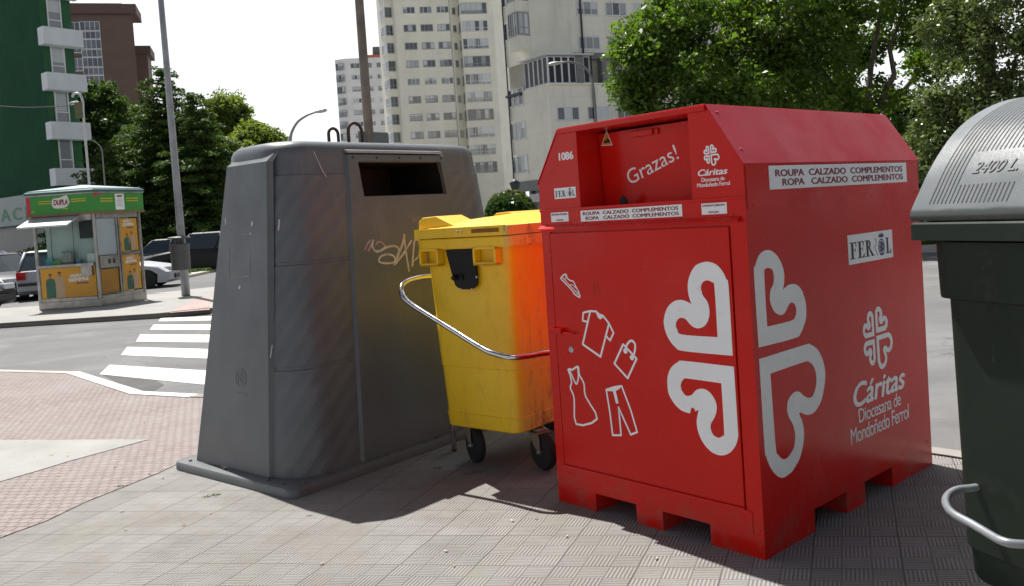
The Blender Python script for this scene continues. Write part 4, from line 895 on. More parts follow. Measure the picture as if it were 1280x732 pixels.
for k in range(22):
    x=X0+k*dx; ys_=.024
    if 6<=k<=18: rib(x,ys_,.062); rib(x,.140,.95)
    else: rib(x,ys_ if k<17 else .17,.95)
for k in range(22,100): rib(X0+k*dx,.20 if k<38 else ys_,.95)
b.build('lid_grooves',GRV,lo)
yc=.098; M2=basis((0,yc,arc(yc)),(1,0,0),(0,.12,arc(yc+.06)-arc(yc-.06)))
text('2400 L.',X0+dx*7.3,-.024,dx*10.2,.046,M2,mat('raised_lettering',(.10,.11,.115),.5),lo,bold=.012,shear=.25,off=.0016,name='raised_lettering')
b=MB(); b.box(.42,.50,.42,.62,1.78,1.815); b.box(.56,.62,.42,.62,1.785,1.825); b.build('lid_hinge',BLK,lo,bevel=.004)
# foot bar
TB=mat('pale_grey_tube',(.27,.29,.31),.32,.35,var=.2,scale=10)
P=[]
for px,py,z in [(1262,600,.50),(1238,605,.50),(1215,609,.50),(1198,611,.50),(1186,617,.495),(1182,627,.49),(1190,640,.485),(1215,654,.48),(1240,669,.475),(1252,675,.475),(1266,678.5,.475),(1300,681,.475),(1420,690,.475)]: P.append(tuple(gp(px,py,z)))
Mi=Matrix.Rotation(math.atan2(gx.y,gx.x),4,'Z'); Mi.translation=GC; Mi=Mi.inverted()
MB().tube([Mi@Vector(p) for p in catmull(P,False,4)],.0125,12).build('foot_bar',TB,grn)
# ============================================================= BUILDINGS
def glassmat(name,dark,light,rough=.12):
    t=NT(name); oi=t.n('ShaderNodeObjectInfo'); o=t.obj(); sx=t.n('ShaderNodeSeparateXYZ'); t.l(o,sx.inputs[0])
    wn=t.n('ShaderNodeTexWhiteNoise',noise_dimensions='2D'); cx=t.n('ShaderNodeCombineXYZ'); t.l(oi.outputs['Random'],cx.inputs[0]); t.l(t.M('FLOOR',t.M('MULTIPLY',sx.outputs['X'],1.4)),cx.inputs[1]); t.l(cx.outputs[0],wn.inputs[0])
    # net curtains and roller blinds behind the panes
    f=t.mapr(wn.outputs['Value'],.30,.62); bl=t.M('GREATER_THAN',sx.outputs['Z'],t.mapr(oi.outputs['Random'],0,1,-.2,1.2))
    c=t.mix(t.M('MULTIPLY',f,t.mapr(bl,0,1,.35,1)),dark,light); fold=t.M('SINE',t.M('MULTIPLY',sx.outputs['X'],42)); c=t.mix(t.M('MULTIPLY',t.mapr(fold,-1,1,0,.25),f),c,sc(light,.5))
    return t.set(c,rough,spec=.9)
GL1=glassmat('window_glass',(.05,.065,.085),(.60,.64,.66)); GL2=glassmat('dark_window_glass',(.012,.016,.022),(.10,.11,.11))
WF=mat('white_window_frame',(.72,.73,.73),.5,var=.04); GF=mat('grey_window_frame',(.33,.34,.35),.5,var=.08)
_wm={}
def winmesh(w,h,nm,fm,gm,trans=False,depth=.10):
    k=(round(w,2),round(h,2),nm,fm.name,gm.name,trans)
    if k in _wm: return _wm[k]
    b=MB(); f=.07; e=.07
    b.box(0,w,-e,depth,0,f); b.box(0,w,-e,depth,h-f,h); b.box(0,f,-e,depth,f,h-f); b.box(w-f,w,-e,depth,f,h-f)
    for i in range(1,nm): x=w*i/nm; b.box(x-.035,x+.035,-e+.003,depth,f,h-f)
    if trans: b.box(f,w-f,-e+.006,depth,h*.30,h*.30+.06)
    b.box(f*.5,w-f*.5,-.03,-.015,f*.5,h-f*.5,1)
    b.box(-.06,w+.06,-.11,-.002,-.07,-.002)
    me=b.mesh(); me.materials.append(fm); me.materials.append(gm); _wm[k]=me; return me
class Building:
    """polygon footprint, vertical walls; faces are addressed by their two base corners"""
    def __init__(s,name,poly,z1,wall,label,cat='building',z0=-.08,group=None,extra=None):
        s.o=Vector((poly[0][0],poly[0][1],0)); s.root=empty(name,s.o,0,label,cat,group)
        b=MB(); b.prism([(x-s.o.x,y-s.o.y) for x,y in poly],z0,z1); s.wall=b.build('wall',wall,s.root)
    def face(s,A,B):
        A=Vector((A[0],A[1],0)); B=Vector((B[0],B[1],0)); d=(B-A).normalized(); return (A,d,(B-A).length)
    def s_at(s,fc,px,py):
        A,d,L=fc; n=Vector((d.y,-d.x,0)); r=ray(px,py); o=Vector((0,0,CH)); t=((A-o).dot(n))/r.dot(n); P=o+r*t; return ((P-A).dot(d),P.z)
    def window(s,fc,x,z,w,h,nm=3,fm=None,gm=None,trans=False,out=0.0,name='window'):
        A,d,L=fc; me=winmesh(w,h,nm,fm or WF,gm or GL1,trans); o=bpy.data.objects.new(name,me); COL.objects.link(o); o.parent=s.root
        n=Vector((d.y,-d.x,0)); p=A-s.o+d*x+n*out; o.location=(p.x,p.y,z); o.rotation_euler=(0,0,math.atan2(d.y,d.x)); return o
    def slab(s,fc,x0,x1,y0,y1,z0,z1,m,name,bev=0,extra=()):
        A,d,L=fc; o=MB(); o.box(x0,x1,y0,y1,z0,z1)
        for e in extra: o.box(*e)
        o=o.build(name,m,s.root); p=A-s.o; o.location=(p.x,p.y,0); o.rotation_euler=(0,0,math.atan2(d.y,d.x)); return o
def wallmat(name,base,streak=.5,rib=None):
    t=NT(name); o=t.obj(); sx=t.n('ShaderNodeSeparateXYZ'); t.l(o,sx.inputs[0]); c=t.mix(t.mapr(t.noise(.25,6,.6),.3,.7),sc(base,.9),sc(base,1.08))
    mp=t.n('ShaderNodeMapping'); t.l(o,mp.inputs[0]); mp.inputs['Scale'].default_value=(1.5,1.5,.18); s=t.noise(1,6,.7,mp.outputs[0]); c=t.mix(t.mapr(s,.5,.72,0,streak),c,sc(base,.45))
    fl=t.M('FRACT',t.M('DIVIDE',t.M('ADD',sx.outputs['Z'],.6),2.9)); c=t.mix(t.mapr(fl,.0,.02,.35,0),c,sc(base,.5))
    return t.set(c,.85,normal=t.bump(t.noise(3,5),.15,.03))
CREAM=wallmat('cream_render',(.90,.875,.75),.16); CREAM2=wallmat('stained_cream_render',(.88,.855,.74),.34); YCR=wallmat('yellow_cream_render',(.66,.62,.46),.18); PALE=wallmat('pale_render',(.88,.88,.86),.12)
# ---- tall cream tower in the centre
D=140.; d=Vector((.98,.19)).normalized()
T0=at(505,90,D); P=lambda s,dep=0: (T0.x+d.x*s-d.y*dep, T0.y+d.y*s+d.x*dep)
mpx=7.65
fpoly=[P(0),P(8.35),P(8.35,1.2),P(9.7,1.2),P(9.7,-.6),P(15.2,-.6),P(18.6,4.0),P(16,16),P(-1,16),P(-3.2,8.5),P(-.9,-.2)]
twr=Building('apartment_tower',fpoly,52,CREAM,'tall cream tower with stacked glazed bays behind the brown pole')
fA=twr.face(P(0),P(8.35)); fB=twr.face(P(9.7,-.6),P(15.2,-.6)); fR=twr.face(P(8.35,1.2),P(9.7,1.2)); fL=twr.face(P(-3.2,8.5),P(-.9,-.2))
zrow=twr.s_at(fA,515,13)[1]-.55
for k in range(-9,6):
    z=zrow+k*2.89
    if z<1 or z>50: continue
    for x in (.45,3.2,5.95): twr.window(fA,x,z,2.0,1.08,3,WF if (k%4==0) else GF)
    twr.window(fR,.35,z,.5,1.1,1,GF,GL2)
    twr.window(fB,.15,z-.35,4.3,1.72,4 if k%2 else 5,[GF,WF,WF][k%3],GL1,True,.05,name='glazed_bay')
    twr.window(twr.face(P(9.7,1.2),P(9.7,-.6)),.15,z-.3,1.5,1.6,2,GF,GL1,True)
    # saw-tooth bays on the receding flank
    for j,x0 in enumerate((3.2,)):
        twr.slab(fL,x0+2.2,x0+4.6,-1.25,.05,z-1.5,z-.35,CREAM,'bay_parapet'); twr.window(fL,x0+2.2,z-.34,2.4,1.6,4,WF,GL1,True,1.25,name='bay_window')
        A,dd,L=fL; q=A+dd*(x0+4.6)+Vector((dd.y,-dd.x,0))*1.25; q2=A+dd*(x0+4.6)
        twr.window(((q),(q2-q).normalized(),1.2),.05,z-.34,1.1,1.6,2,GF,GL2,True,name='bay_window')
        twr.slab(fL,x0+2.2,x0+4.6,-1.25,.05,z+1.27,z+1.4,CREAM,'bay_soffit')
    twr.window(fL,3.3,z-.1,1.3,1.2,2,WF)
b=MB(); pv=[Vector((*P(s,-.05),0))-twr.o for s in (8.1,)]
for v in pv: b.tube([v,v+Vector((0,0,51))],.06,6)
b.build('drain_pipe',GF,twr.root)
# ---- lower tower far behind, left of the pole
D=215.; F0=at(435,120,D); d=Vector((.985,.17)).normalized(); P=lambda s,dep=0:(F0.x+d.x*s-d.y*dep,F0.y+d.y*s+d.x*dep)
tz=at(440,73,D).z
far=Building('apartment_tower',[P(0),P(15),P(14,14),P(-2,14),P(-2.6,1.5)],tz,PALE,'distant pale tower left of the brown pole with red and grey roof house')
fA=far.face(P(0),P(15)); fL=far.face(P(-2.6,1.5),P(0))
for k in range(0,12):
    z=tz-2.4-k*2.9
    if z<1: break
    for x in (1.2,4.3,7.6): far.window(fA,x,z,2.1,1.1,3,WF if k%2 else GF)
    far.window(fA,10.9,z-.2,1.1,1.5,1,GF,GL2); far.window(fL,.25,z-.3,2.2,1.6,3,GF,GL1,True,.3,name='glazed_bay')
far.slab(fA,3.5,11,2,7,tz,tz+1.1,mat('red_brick',(.33,.10,.06),.8),'roof_house'); far.slab(fA,7,12.5,3,9,tz+1.1,tz+3.3,mat('slate_grey',(.12,.12,.13),.7),'roof_tank_room')
# ---- corner building with the arcade
CB=at(688,150,72); d1=Vector((.93,.37)).normalized(); d2=Vector((-.55,.835))*.689
Q=lambda a,c: (CB.x+d1.x*a+d2.x*c, CB.y+d1.y*a+d2.y*c)
zb=at(688,258,72).z; ztop=34
zA=at(640,232,84).z     # underside above the arcade
zmid=at(688,105,72).z   # terrace level
cor=Building('corner_building',[Q(0,0),Q(27,0),Q(27,9),Q(0,9)],zmid,CREAM2,'stained cream corner block with glazed corner gallery and arcade behind the red container',z0=zA)
b=MB(); b.prism([(x-cor.o.x,y-cor.o.y) for x,y in [Q(3.0,1.2),Q(27,1.2),Q(27,9),Q(.0,9),Q(.0,3.0)]],zmid+2.4,ztop); b.build('upper_wall',CREAM2,cor.root)
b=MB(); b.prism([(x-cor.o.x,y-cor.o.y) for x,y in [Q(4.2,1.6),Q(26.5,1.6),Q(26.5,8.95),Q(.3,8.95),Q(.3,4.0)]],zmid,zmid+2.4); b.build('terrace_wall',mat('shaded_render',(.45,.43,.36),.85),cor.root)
fM=cor.face(Q(0,0),Q(27,0)); fU=cor.face(Q(3.0,1.2),Q(27,1.2)); fW=cor.face(Q(0,9),Q(0,0)); fWu=cor.face(Q(0,9),Q(0,3.0))
fT=cor.face(Q(6,2),Q(26.5,2))
DK=mat('dark_metal',(.05,.052,.055),.5,.3); SH=mat('grey_band',(.2,.2,.2),.7)
cor.slab(fM,0,27,-.25,2,zmid-.12,zmid+.02,CREAM2,'terrace_edge'); cor.slab(fU,-.0,24,-.15,.3,zmid+2.2,zmid+2.75,SH,'fascia')
# glazed corner gallery
GAL=mat('gallery_glass',(.012,.016,.028),.15,spec=.25)
for i in range(4): cor.window(fM,.05+i*.66,zmid+.05,.66,2.25,1,WF,GAL,False,-.1,name='gallery_window')
for i in range(5): cor.window(cor.face(Q(0,5.0),Q(0,0)),.05+i*.68,zmid+.05,.66,2.25,1,WF,GAL,False,-.1,name='gallery_window')
cor.window(fM,3.4,zmid+.05,.6,2.25,1,WF,GAL,False,-.1,name='gallery_window'); cor.slab(fM,2.72,3.38,-.05,.5,zmid+.02,zmid+2.3,SH,'gallery_pier')
cor.slab(fM,-.5,4.2,-.5,1.6,zmid+2.36,zmid+2.46,WF,'gallery_roof')
cor.slab(cor.face(Q(0,5.2),Q(0,0)),0,3.55,-.5,1.2,zmid+2.37,zmid+2.47,WF,'gallery_roof')
for i in range(6): cor.slab(fM,5.3+i*3.4,5.75+i*3.4,.2,1.0,zmid,zmid+2.3,SH,'terrace_column')
def rowz(fc,px,py,h): return cor.s_at(fc,px,py)[1]-h/2
zr=rowz(fM,720,142,1.35)
for x in [.65+2.85*i for i in range(9)]:
    cor.window(fM,x,zr+.1,2.05,1.12,3); cor.window(fM,x,zr-2.85,2.05,1.12,3)
zr=rowz(fU,742,54,1.35)
for k in range(0,5):
    for x in [.65+2.8*i for i in range(8)]: cor.window(fU,x,zr+.1+k*2.95,2.05,1.15,3)
# receding flank: rows of three windows and the stacked glazed bays near the corner
for px,py,fc in ((640,38,fWu),):
    z=cor.s_at(fWu,px,py)[1]-.8
zf=cor.s_at(fWu,640,38)[1]-.75
for k in range(-5,4):
    z=zf+k*2.95
    if abs(z+.7-zmid-1.2)<1.3: continue
    if z<zA: continue
    fc=fWu if z>zmid+1 else fW
    for x in (.15,1.0,1.85): cor.window(fc,x,z,.66,1.5,1)
    if z>zmid+2:
        cor.slab(fWu,2.7,4.05,-1.2,.05,z-1.5,z-.25,CREAM2,'bay_parapet'); cor.window(fWu,2.7,z-.22,1.35,1.85,4,GF,GL1,True,1.2,name='bay_window'); cor.slab(fWu,2.7,4.05,-1.2,.05,z+1.62,z+1.74,CREAM2,'bay_soffit')
        A,dd,L=fWu; n=Vector((dd.y,-dd.x,0)); q=A+dd*4.05+n*1.2; q2=A+dd*4.05
        cor.window((q,(q2-q).normalized(),1.2),.05,z-.22,1.1,1.85,2,GF,GL1,True,name='bay_window')
cor.slab(cor.face(Q(0,9),Q(0,5.4)),.1,2.4,-.3,.5,zmid-.3,zmid-.1,DK,'terrace_rail')
# arcade: fascia, columns, dark interior
cor.slab(fW,0,6.2,-.05,.4,zA-.9,zA-.002,SH,'arcade_beam'); cor.slab(fM,0,27,-.05,.4,zA-.9,zA-.002,SH,'arcade_beam')
b=MB(); b.prism([(x-cor.o.x,y-cor.o.y) for x,y in [Q(1.6,3.),Q(26,3.),Q(26,8.9),Q(1.6,8.9)]],-.08,zA-.01); b.build('shop_front',mat('dark_shopfront',(.06,.065,.06),.3),cor.root)
COLM=mat('brown_column',(.20,.165,.14),.7,var=.15)
for c in (.2,1.8,3.4,5.0): cor.slab(fW,5.7-c,6.05-c,.05,.55,-.08,zA-.9,COLM,'arcade_column')
for a in (4,8,12,16): cor.slab(fM,a,a+.5,.05,.55,-.08,zA-.9,COLM,'arcade_column')
cor.slab(fW,2.7,5.1,-.25,-.05,zA-1.9,zA-1.2,mat('pale_sign',(.45,.47,.48),.5),'shop_sign')
b=MB()
for px,py,Y in ((632,60,0),):
    A,dd,L=fW; p=A+dd*.3+Vector((dd.y,-dd.x,0))*.12-cor.o; b.tube([p+Vector((0,0,zA)),p+Vector((0,0,ztop))],.07,6)
A,dd,L=fU; p=A+dd*1.0+Vector((dd.y,-dd.x,0))*.12-cor.o; b.tube([p+Vector((0,0,zmid)),p+Vector((0,0,ztop))],.09,6)
A,dd,L=fM; p=A+dd*4.1+Vector((dd.y,-dd.x,0))*.12-cor.o; b.tube([p+Vector((0,0,zA)),p+Vector((0,0,zmid+2.3))],.07,6)
b.build('drain_pipe',DK,cor.root)
# ---- green building on the left
GR0=at(60,150,53); e1_=Vector((.61,.79)).normalized(); e2_=Vector((-.79,.61)).normalized()
G=lambda a,c:(GR0.x+e1_.x*a+e2_.x*c,GR0.y+e1_.y*a+e2_.y*c)
def greenwall():
    t=NT('green_profiled_cladding'); sx=t.n('ShaderNodeSeparateXYZ'); o=t.obj(); t.l(o,sx.inputs[0]); w=t.M('ADD',t.M('MULTIPLY',sx.outputs['X'],-.79),t.M('MULTIPLY',sx.outputs['Y'],.61)); f=t.M('FRACT',t.M('DIVIDE',w,.34)); h=t.mapr(t.M('ABSOLUTE',t.M('SUBTRACT',f,.5)),.30,.42,0,1,True)
    c=t.mix(t.mapr(t.noise(.4,5),.3,.7),(.012,.070,.034),(.018,.092,.045)); c=t.mix(t.M('MULTIPLY',h,.35),c,(.004,.02,.01)); z=t.M('FRACT',t.M('DIVIDE',sx.outputs['Z'],2.9)); c=t.mix(t.mapr(z,0,.015,.5,0),c,(.004,.015,.008))
    return t.set(c,.85,spec=.12,normal=t.bump(h,.6,.03))
GW1=greenwall(); SG=1.9; GW2=mat('green_render',(.018,.10,.035),.75,var=.15,scale=1)
gz0=at(30,235,53).z; 
gb=Building('apartment_block',[G(0,0),G(0,22),G(9,22),G(SG,0)],38,GW1,'dark green clad block with white balcony boards and a pharmacy sign at street level',z0=3.6)
b=MB(); b.prism([(x-gb.o.x,y-gb.o.y) for x,y in [G(.02,-.05),G(SG+.02,-.05),G(SG+.02,-.001),G(.02,-.001)]],3.6,38); b.build('balcony_wall',GW2,gb.root)
gf=gb.face(G(0,-.05),G(SG,-.05)); gl=gb.face(G(0,22),G(0,0)); WB=mat('white_balcony_board',(.72,.75,.78),.6,var=.07,scale=1.2)
def gz(py): return gb.s_at(gf,75,py)[1]
for py in (47,103,164,222,-14):
    z=gb.s_at(gf,58,py)[1]
    gb.slab(gf,-.2,SG+.3,-.75,0,z-.55,z+.5,WB,'balcony_board')
for py in (18,75,133,193):
    x0,z=gb.s_at(gf,60,py); 
    gb.window(gf,.45,z-1.0,.85,2.1,1,WF,GL1,True)
# street level: dark shopfront, corrugated sign band
b=MB(); b.prism([(x-gb.o.x,y-gb.o.y) for x,y in [G(.5,0.6),G(.5,21),G(8,21),G(SG-.2,.6)]],-.08,3.6); b.build('shop_front',mat('dark_shopfront',(.06,.065,.06),.3),gb.root)
def corr():
    t=NT('corrugated_sign'); sx=t.n('ShaderNodeSeparateXYZ'); t.l(t.obj(),sx.inputs[0]); f=t.M('SINE',t.M('MULTIPLY',sx.outputs['X'],40)); c=t.mix(t.mapr(f,-1,1,0,.6),(.36,.42,.42),(.2,.25,.25)); return t.set(c,.5,normal=t.bump(f,.4,.02))
zsg=gb.s_at(gl,15,247)[1]; zs2=gb.s_at(gl,15,283)[1]
gb.slab(gl,6,22.2,-.35,-.02,zs2,zsg,corr(),'sign_band')
Ms=basis(Vector((*G(0,22),0))-gb.o,(-e2_.x,-e2_.y,0),(0,0,1))
Mw=Matrix.Translation(gb.o)@Ms; xa,ya=pick(Mw,1,281,.36); xb,yb=pick(Mw,22,260,.36)
hgt=pick(Mw,12,262,.36)[1]-pick(Mw,12,278,.36)[1]; step=(pick(Mw,21,270,.36)[0]-pick(Mw,3,270,.36)[0])
text('FARMACIA',xa-step*3.0,pick(Mw,12,277,.36)[1],step*5.8,hgt,Ms,mat('green_letters',(.01,.20,.06),.5),gb.root,bold=.04,off=.36,space=1.35)
b=MB()
# ---- brown building behind it
d=Vector((.96,.28)).normalized(); B0=at(130,55,140); P=lambda s,dep=0:(B0.x+d.x*s-d.y*dep,B0.y+d.y*s+d.x*dep)
bz=at(150,17,140).z
BRN=mat('brown_render',(.155,.105,.085),.85,var=.08,scale=.5)
br=Building('brown_apartment_block',[P(-14),P(4.6),P(3.6,6),P(2,16),P(-14,16)],bz,BRN,'brown apartment block with a full height glazed stair strip, rising behind the green block')
ff=br.face(P(-14),P(4.6))
br.slab(ff,-.5,19.3,-1.0,6,bz,bz+1.5,mat('brown_fascia',(.13,.085,.07),.8),'roof_fascia'); br.slab(ff,2,17,1,10,bz+1.5,bz+2.1,mat('metal_roof',(.4,.4,.41),.4,.5),'metal_roof')
br.slab(ff,16.0,19.7,6.5,12,-.08,bz-5.2,BRN,'side_wing'); br.slab(ff,15.5,20.3,6.,12.5,bz-5.2,bz-3.8,mat('brown_fascia',(.13,.085,.07),.8),'wing_fascia')
BGL=glassmat('blue_tinted_glass',(.03,.045,.075),(.12,.15,.19))
x0=br.s_at(ff,102,60)[0]; x1=br.s_at(ff,127,60)[0]; xw0=br.s_at(ff,89,60)[0]
for k in range(12):
    z=bz-2.6-k*2.9
    br.window(ff,x0,z,x1-x0,1.5,4,WF,BGL,False,.05,name='stair_glazing'); br.window(ff,x0,z-1.32,x1-x0,1.2,4,WF,BGL,False,.05,name='stair_glazing'); br.window(ff,xw0,z-.6,1.5,2.0,2,WF,BGL,True)
# ============================================================= KIOSK
ZK=.02
kA=gp(51.8,386.5,ZK); kB=gp(126.5,381.7,ZK); kC=gp(181.5,373.3,ZK)
kA.z=kB.z=kC.z=0
kd=(kC-kB).normalized(); ka=(kA-kB)
kB2=kB; n_in=Vector((-kd.y,kd.x,0))
kD=kC+Vector((-.9,.6,0)); kE=kA+Vector((-.3,1.1,0))
kiosk=empty('lottery_kiosk',Vector((kB.x,kB.y,ZK)),0,'small stainless kiosk with green fascia and orange posters on the far pavement','kiosk')
def K(p): return (p.x-kB.x,p.y-kB.y)
foot=[kA,kB,kC,kD,kE]; cen=sum((p for p in foot),Vector())/5
def scaled(k,off=0): return [K(cen+(p-cen)*k) for p in foot]
INOX=mat('brushed_stainless',(.34,.33,.31),.38,.85,var=.25,scale=5); 
b=MB(); b.prism(scaled(1.04),0,.17); b.build('plinth',INOX,kiosk,bevel=.01)
hk=2.14
IN=mat('kiosk_interior_panel',(.48,.52,.52),.5,var=.06)
b=MB(); b.prism(scaled(.80),.17,hk); b.build('inner_box',IN,kiosk)
def post(p,w=.06):
    x,y=K(p); MB().box(x-w/2,x+w/2,y-w/2,y+w/2,.17,hk).build('corner_post',INOX,kiosk)
for p in foot: post(p)
kAB=basis((*K(kA),0),(kB-kA),(0,0,1)); LAB=(kB-kA).length; kBC=basis((*K(kB),0),(kC-kB),(0,0,1)); LBC=(kC-kB).length
KW=Matrix.Translation(Vector((kB.x,kB.y,ZK)))
def kp(M,px,py,o=0): return pick(KW@M,px,py,o)
ORG=mat('orange_print',(.62,.30,.02),.5,var=.05); KGL=NT('kiosk_glass'); 
def kgl():
    t=KGL; t.b.inputs['Transmission Weight'].default_value=1; t.b.inputs['IOR'].default_value=1.05; return t.set((.8,.9,.88),.03)
KGL=kgl(); KGR=mat('kiosk_green',(.04,.27,.035),.5,var=.05); KYE=mat('yellow_print',(.52,.42,.03),.5); KRD=mat('pink_red_print',(.5,.03,.06),.5)
def panel(M,x0,x1,y0,y1,m,name,z0=0,z1=.03,parent=None):
    me=MB().box(x0,x1,y0,y1,z0,z1).mesh(); me.transform(M); return link(name,me,parent or kiosk,[m])
# left face (AB): window above, poster below
s=LAB
wy0=kp(kAB,90,330.5)[1]; wy1=2.0
panel(kAB,.05,s-.05,.17,.24,INOX,'bottom_rail'); panel(kAB,.05,s-.05,wy0-.06,wy0,INOX,'counter',-.02,.10); panel(kAB,.05,s-.05,wy1,hk,INOX,'top_rail')
panel(kAB,.05,s-.05,wy0,wy1,KGL,'window_glass',-.005,.003); pst=panel(kAB,.06,s-.06,.25,wy0-.07,ORG,'poster',0,.012)
panel(kAB,s*.72,s-.05,wy1-.42,wy1-.02,mat('dark_cabinet',(.03,.03,.03),.5),'wall_cabinet',-.16,-.05)
for x,w,h,c in ((.18,.16,.16,(.08,.35,.40)),(.32,.22,.10,(.20,.40,.08)),(s*.82,.18,.22,(.7,.72,.7)),(s*.63,.10,.10,(.1,.3,.45))): panel(kAB,x,x+w,wy0,wy0+h,mat('kiosk_goods_%d'%int(c[0]*100),c,.5),'counter_goods',-.1,-.04)
gv=MB(); gv.box(s*.40,s*.60,wy0,wy0+.30,-.03,-.02)
for i in range(8): gv.box(s*.40+i*.025*1.2,s*.40+.012+i*.025*1.2,wy0+.05,wy0+.28,-.02,-.012,1)
me=gv.mesh(); me.transform(kAB); link('ticket_rack',me,kiosk,[mat('rack_frame',(.2,.17,.15),.5),mat('ticket_paper',(.6,.6,.6),.6)])
panel(kAB,s*.75,s*.93,wy0-.29,wy0-.04,INOX,'coin_tray',.012,.10)
for M,x,z in ((kAB,s*.23,wy0),(kAB,s*.6,wy0)):
    a=M@Vector((x,wy0,-.06)); c=M@Vector((x+.02,2.0,-.06)); MB().tube([a,c],.006,5).build('cable',mat('dark_cabinet',(.03,.03,.03),.5),kiosk)
# right face (BC): door window + meter box, then two posters
t0=.04; t1=LBC*.44; t2=LBC*.50; t3=LBC-.07
for x in (t1,t2-.01): panel(kBC,x,x+.045,.17,hk,INOX,'upright',-.01,.035)
panel(kBC,t0,t3,.17,.24,INOX,'bottom_rail'); panel(kBC,t0,t3,2.03,hk,INOX,'top_rail')
panel(kBC,t0,t1,1.16,2.02,mat('frosted_panel',(.38,.44,.47),.2,var=.05),'door_window',-.01,0); panel(kBC,t0,t1,.86,1.14,INOX,'meter_box',-.01,.05); panel(kBC,t0+.02,t1-.02,.27,.82,mat('ochre_panel',(.42,.20,.02),.5),'lower_panel',0,.012)
for x in (.45,.68): panel(kBC,t1*x,t1*x+.07,.95,1.06,mat('dark_cabinet',(.03,.03,.03),.5),'meter_window',.05,.055)
panel(kBC,t2+.05,t3,1.13,1.19,INOX,'middle_rail')
p1=panel(kBC,t2+.06,t3-.02,1.21,2.0,ORG,'poster',0,.012); p2=panel(kBC,t2+.06,t3-.02,.27,1.11,ORG,'poster',0,.012)
# roof and fascia
rf=[cen+(p-cen)*1.13 for p in foot]; 
b=MB(); z0,z1=hk,hk+.045; b.prism([K(p) for p in rf],z0,z1); b.build('canopy_soffit',mat('warm_soffit',(.25,.13,.06),.6),kiosk)
b=MB(); b.prism([K(cen+(p-cen)*1.115) for p in foot],z1+.001,z1+.43); fas=b.build('fascia',KGR,kiosk)
b=MB(); b.prism([K(cen+(p-cen)*1.135) for p in foot],z1+.43,z1+.46); b.build('fascia_trim',INOX,kiosk)
b=MB(); TEAL=mat('teal_roof_edge',(.03,.10,.09),.4); b.rings([[(*K(cen+(p-cen)*k),z) for p in foot] for k,z in ((1.14,z1+.462),(1.15,z1+.51),(1.10,z1+.54),(1.06,z1+.54))],smooth=False); b.build('roof_edge',TEAL,kiosk)
b=MB(); b.rings([[(*K(cen+(p-cen)*k),z) for p in foot] for k,z in ((1.09,z1+.54),(1.08,z1+.56),(.05,z1+.69))],smooth=False); b.build('roof',mat('pale_blue_roof',(.40,.50,.52),.4,var=.08),kiosk)
FA,FB,FC=[cen+(p-cen)*1.115 for p in (kA,kB,kC)]
fAB=basis((*K(FA),z1),(FB-FA),(0,0,1)); LF=(FB-FA).length; fBC=basis((*K(FB),z1),(FC-FB),(0,0,1)); LG=(FC-FB).length
rect(0,.10,.01,.42,fAB,KRD,fas,'red_end_stripe',.002); 
WL=mat('white_logo_edge',(.75,.74,.70),.5); BRD=mat('brown_red_letters',(.25,.04,.02),.5)
me=curve2d([catmull([(LF*.40,.15),(LF*.395,.34),(LF*.50,.37),(LF*.60,.42),(LF*.63,.36),(LF*.64,.22),(LF*.55,.13)],True,3)],.001); put(me,fAB,'logo_plate',WL,fas,.003)
text('DUPLA',LF*.41,.20,LF*.215,.13,fAB,BRD,fas,bold=.06,shear=.1,off=.006); 
for x,w,y in ((.18,.19,.29),(.18,.19,.24),(.67,.22,.30),(.67,.22,.25)):
    rect(LF*x,LF*(x+w),y+.005,y+.028,fAB,KYE,fas,'small_print_line',.003)
rect(LF*.07,LF*.12,.07,.10,fAB,KYE,fas,'small_print_line',.003); rect(LF*.54,LF*.62,.10,.13,fAB,KYE,fas,'small_print_line',.004)
me=curve2d([[(0,.42),(0,.34),(LG*.12,.39),(LG*.25,.42)]],.001); put(me,fBC,'red_corner',KRD,fas,.002)
rect(LG*.42,LG*.60,.03,.41,fBC,mat('sticker_white',(.84,.85,.86),.4,var=.05),fas,'notice_paper',.003); rect(LG*.455,LG*.565,.335,.375,fBC,BRD,fas,'printed_heading',.005)
for y in (.28,.24,.2,.16,.12): rect(LG*.445,LG*.565,y,y+.010,fBC,mat('grey_print',(.3,.3,.33),.6),fas,'small_print_line',.005)
for x,y in ((.13,.28),(.13,.22),(.65,.28),(.65,.22)): rect(LG*x,LG*(x+.24),y+.005,y+.035,fBC,KYE,fas,'small_print_line',.003)
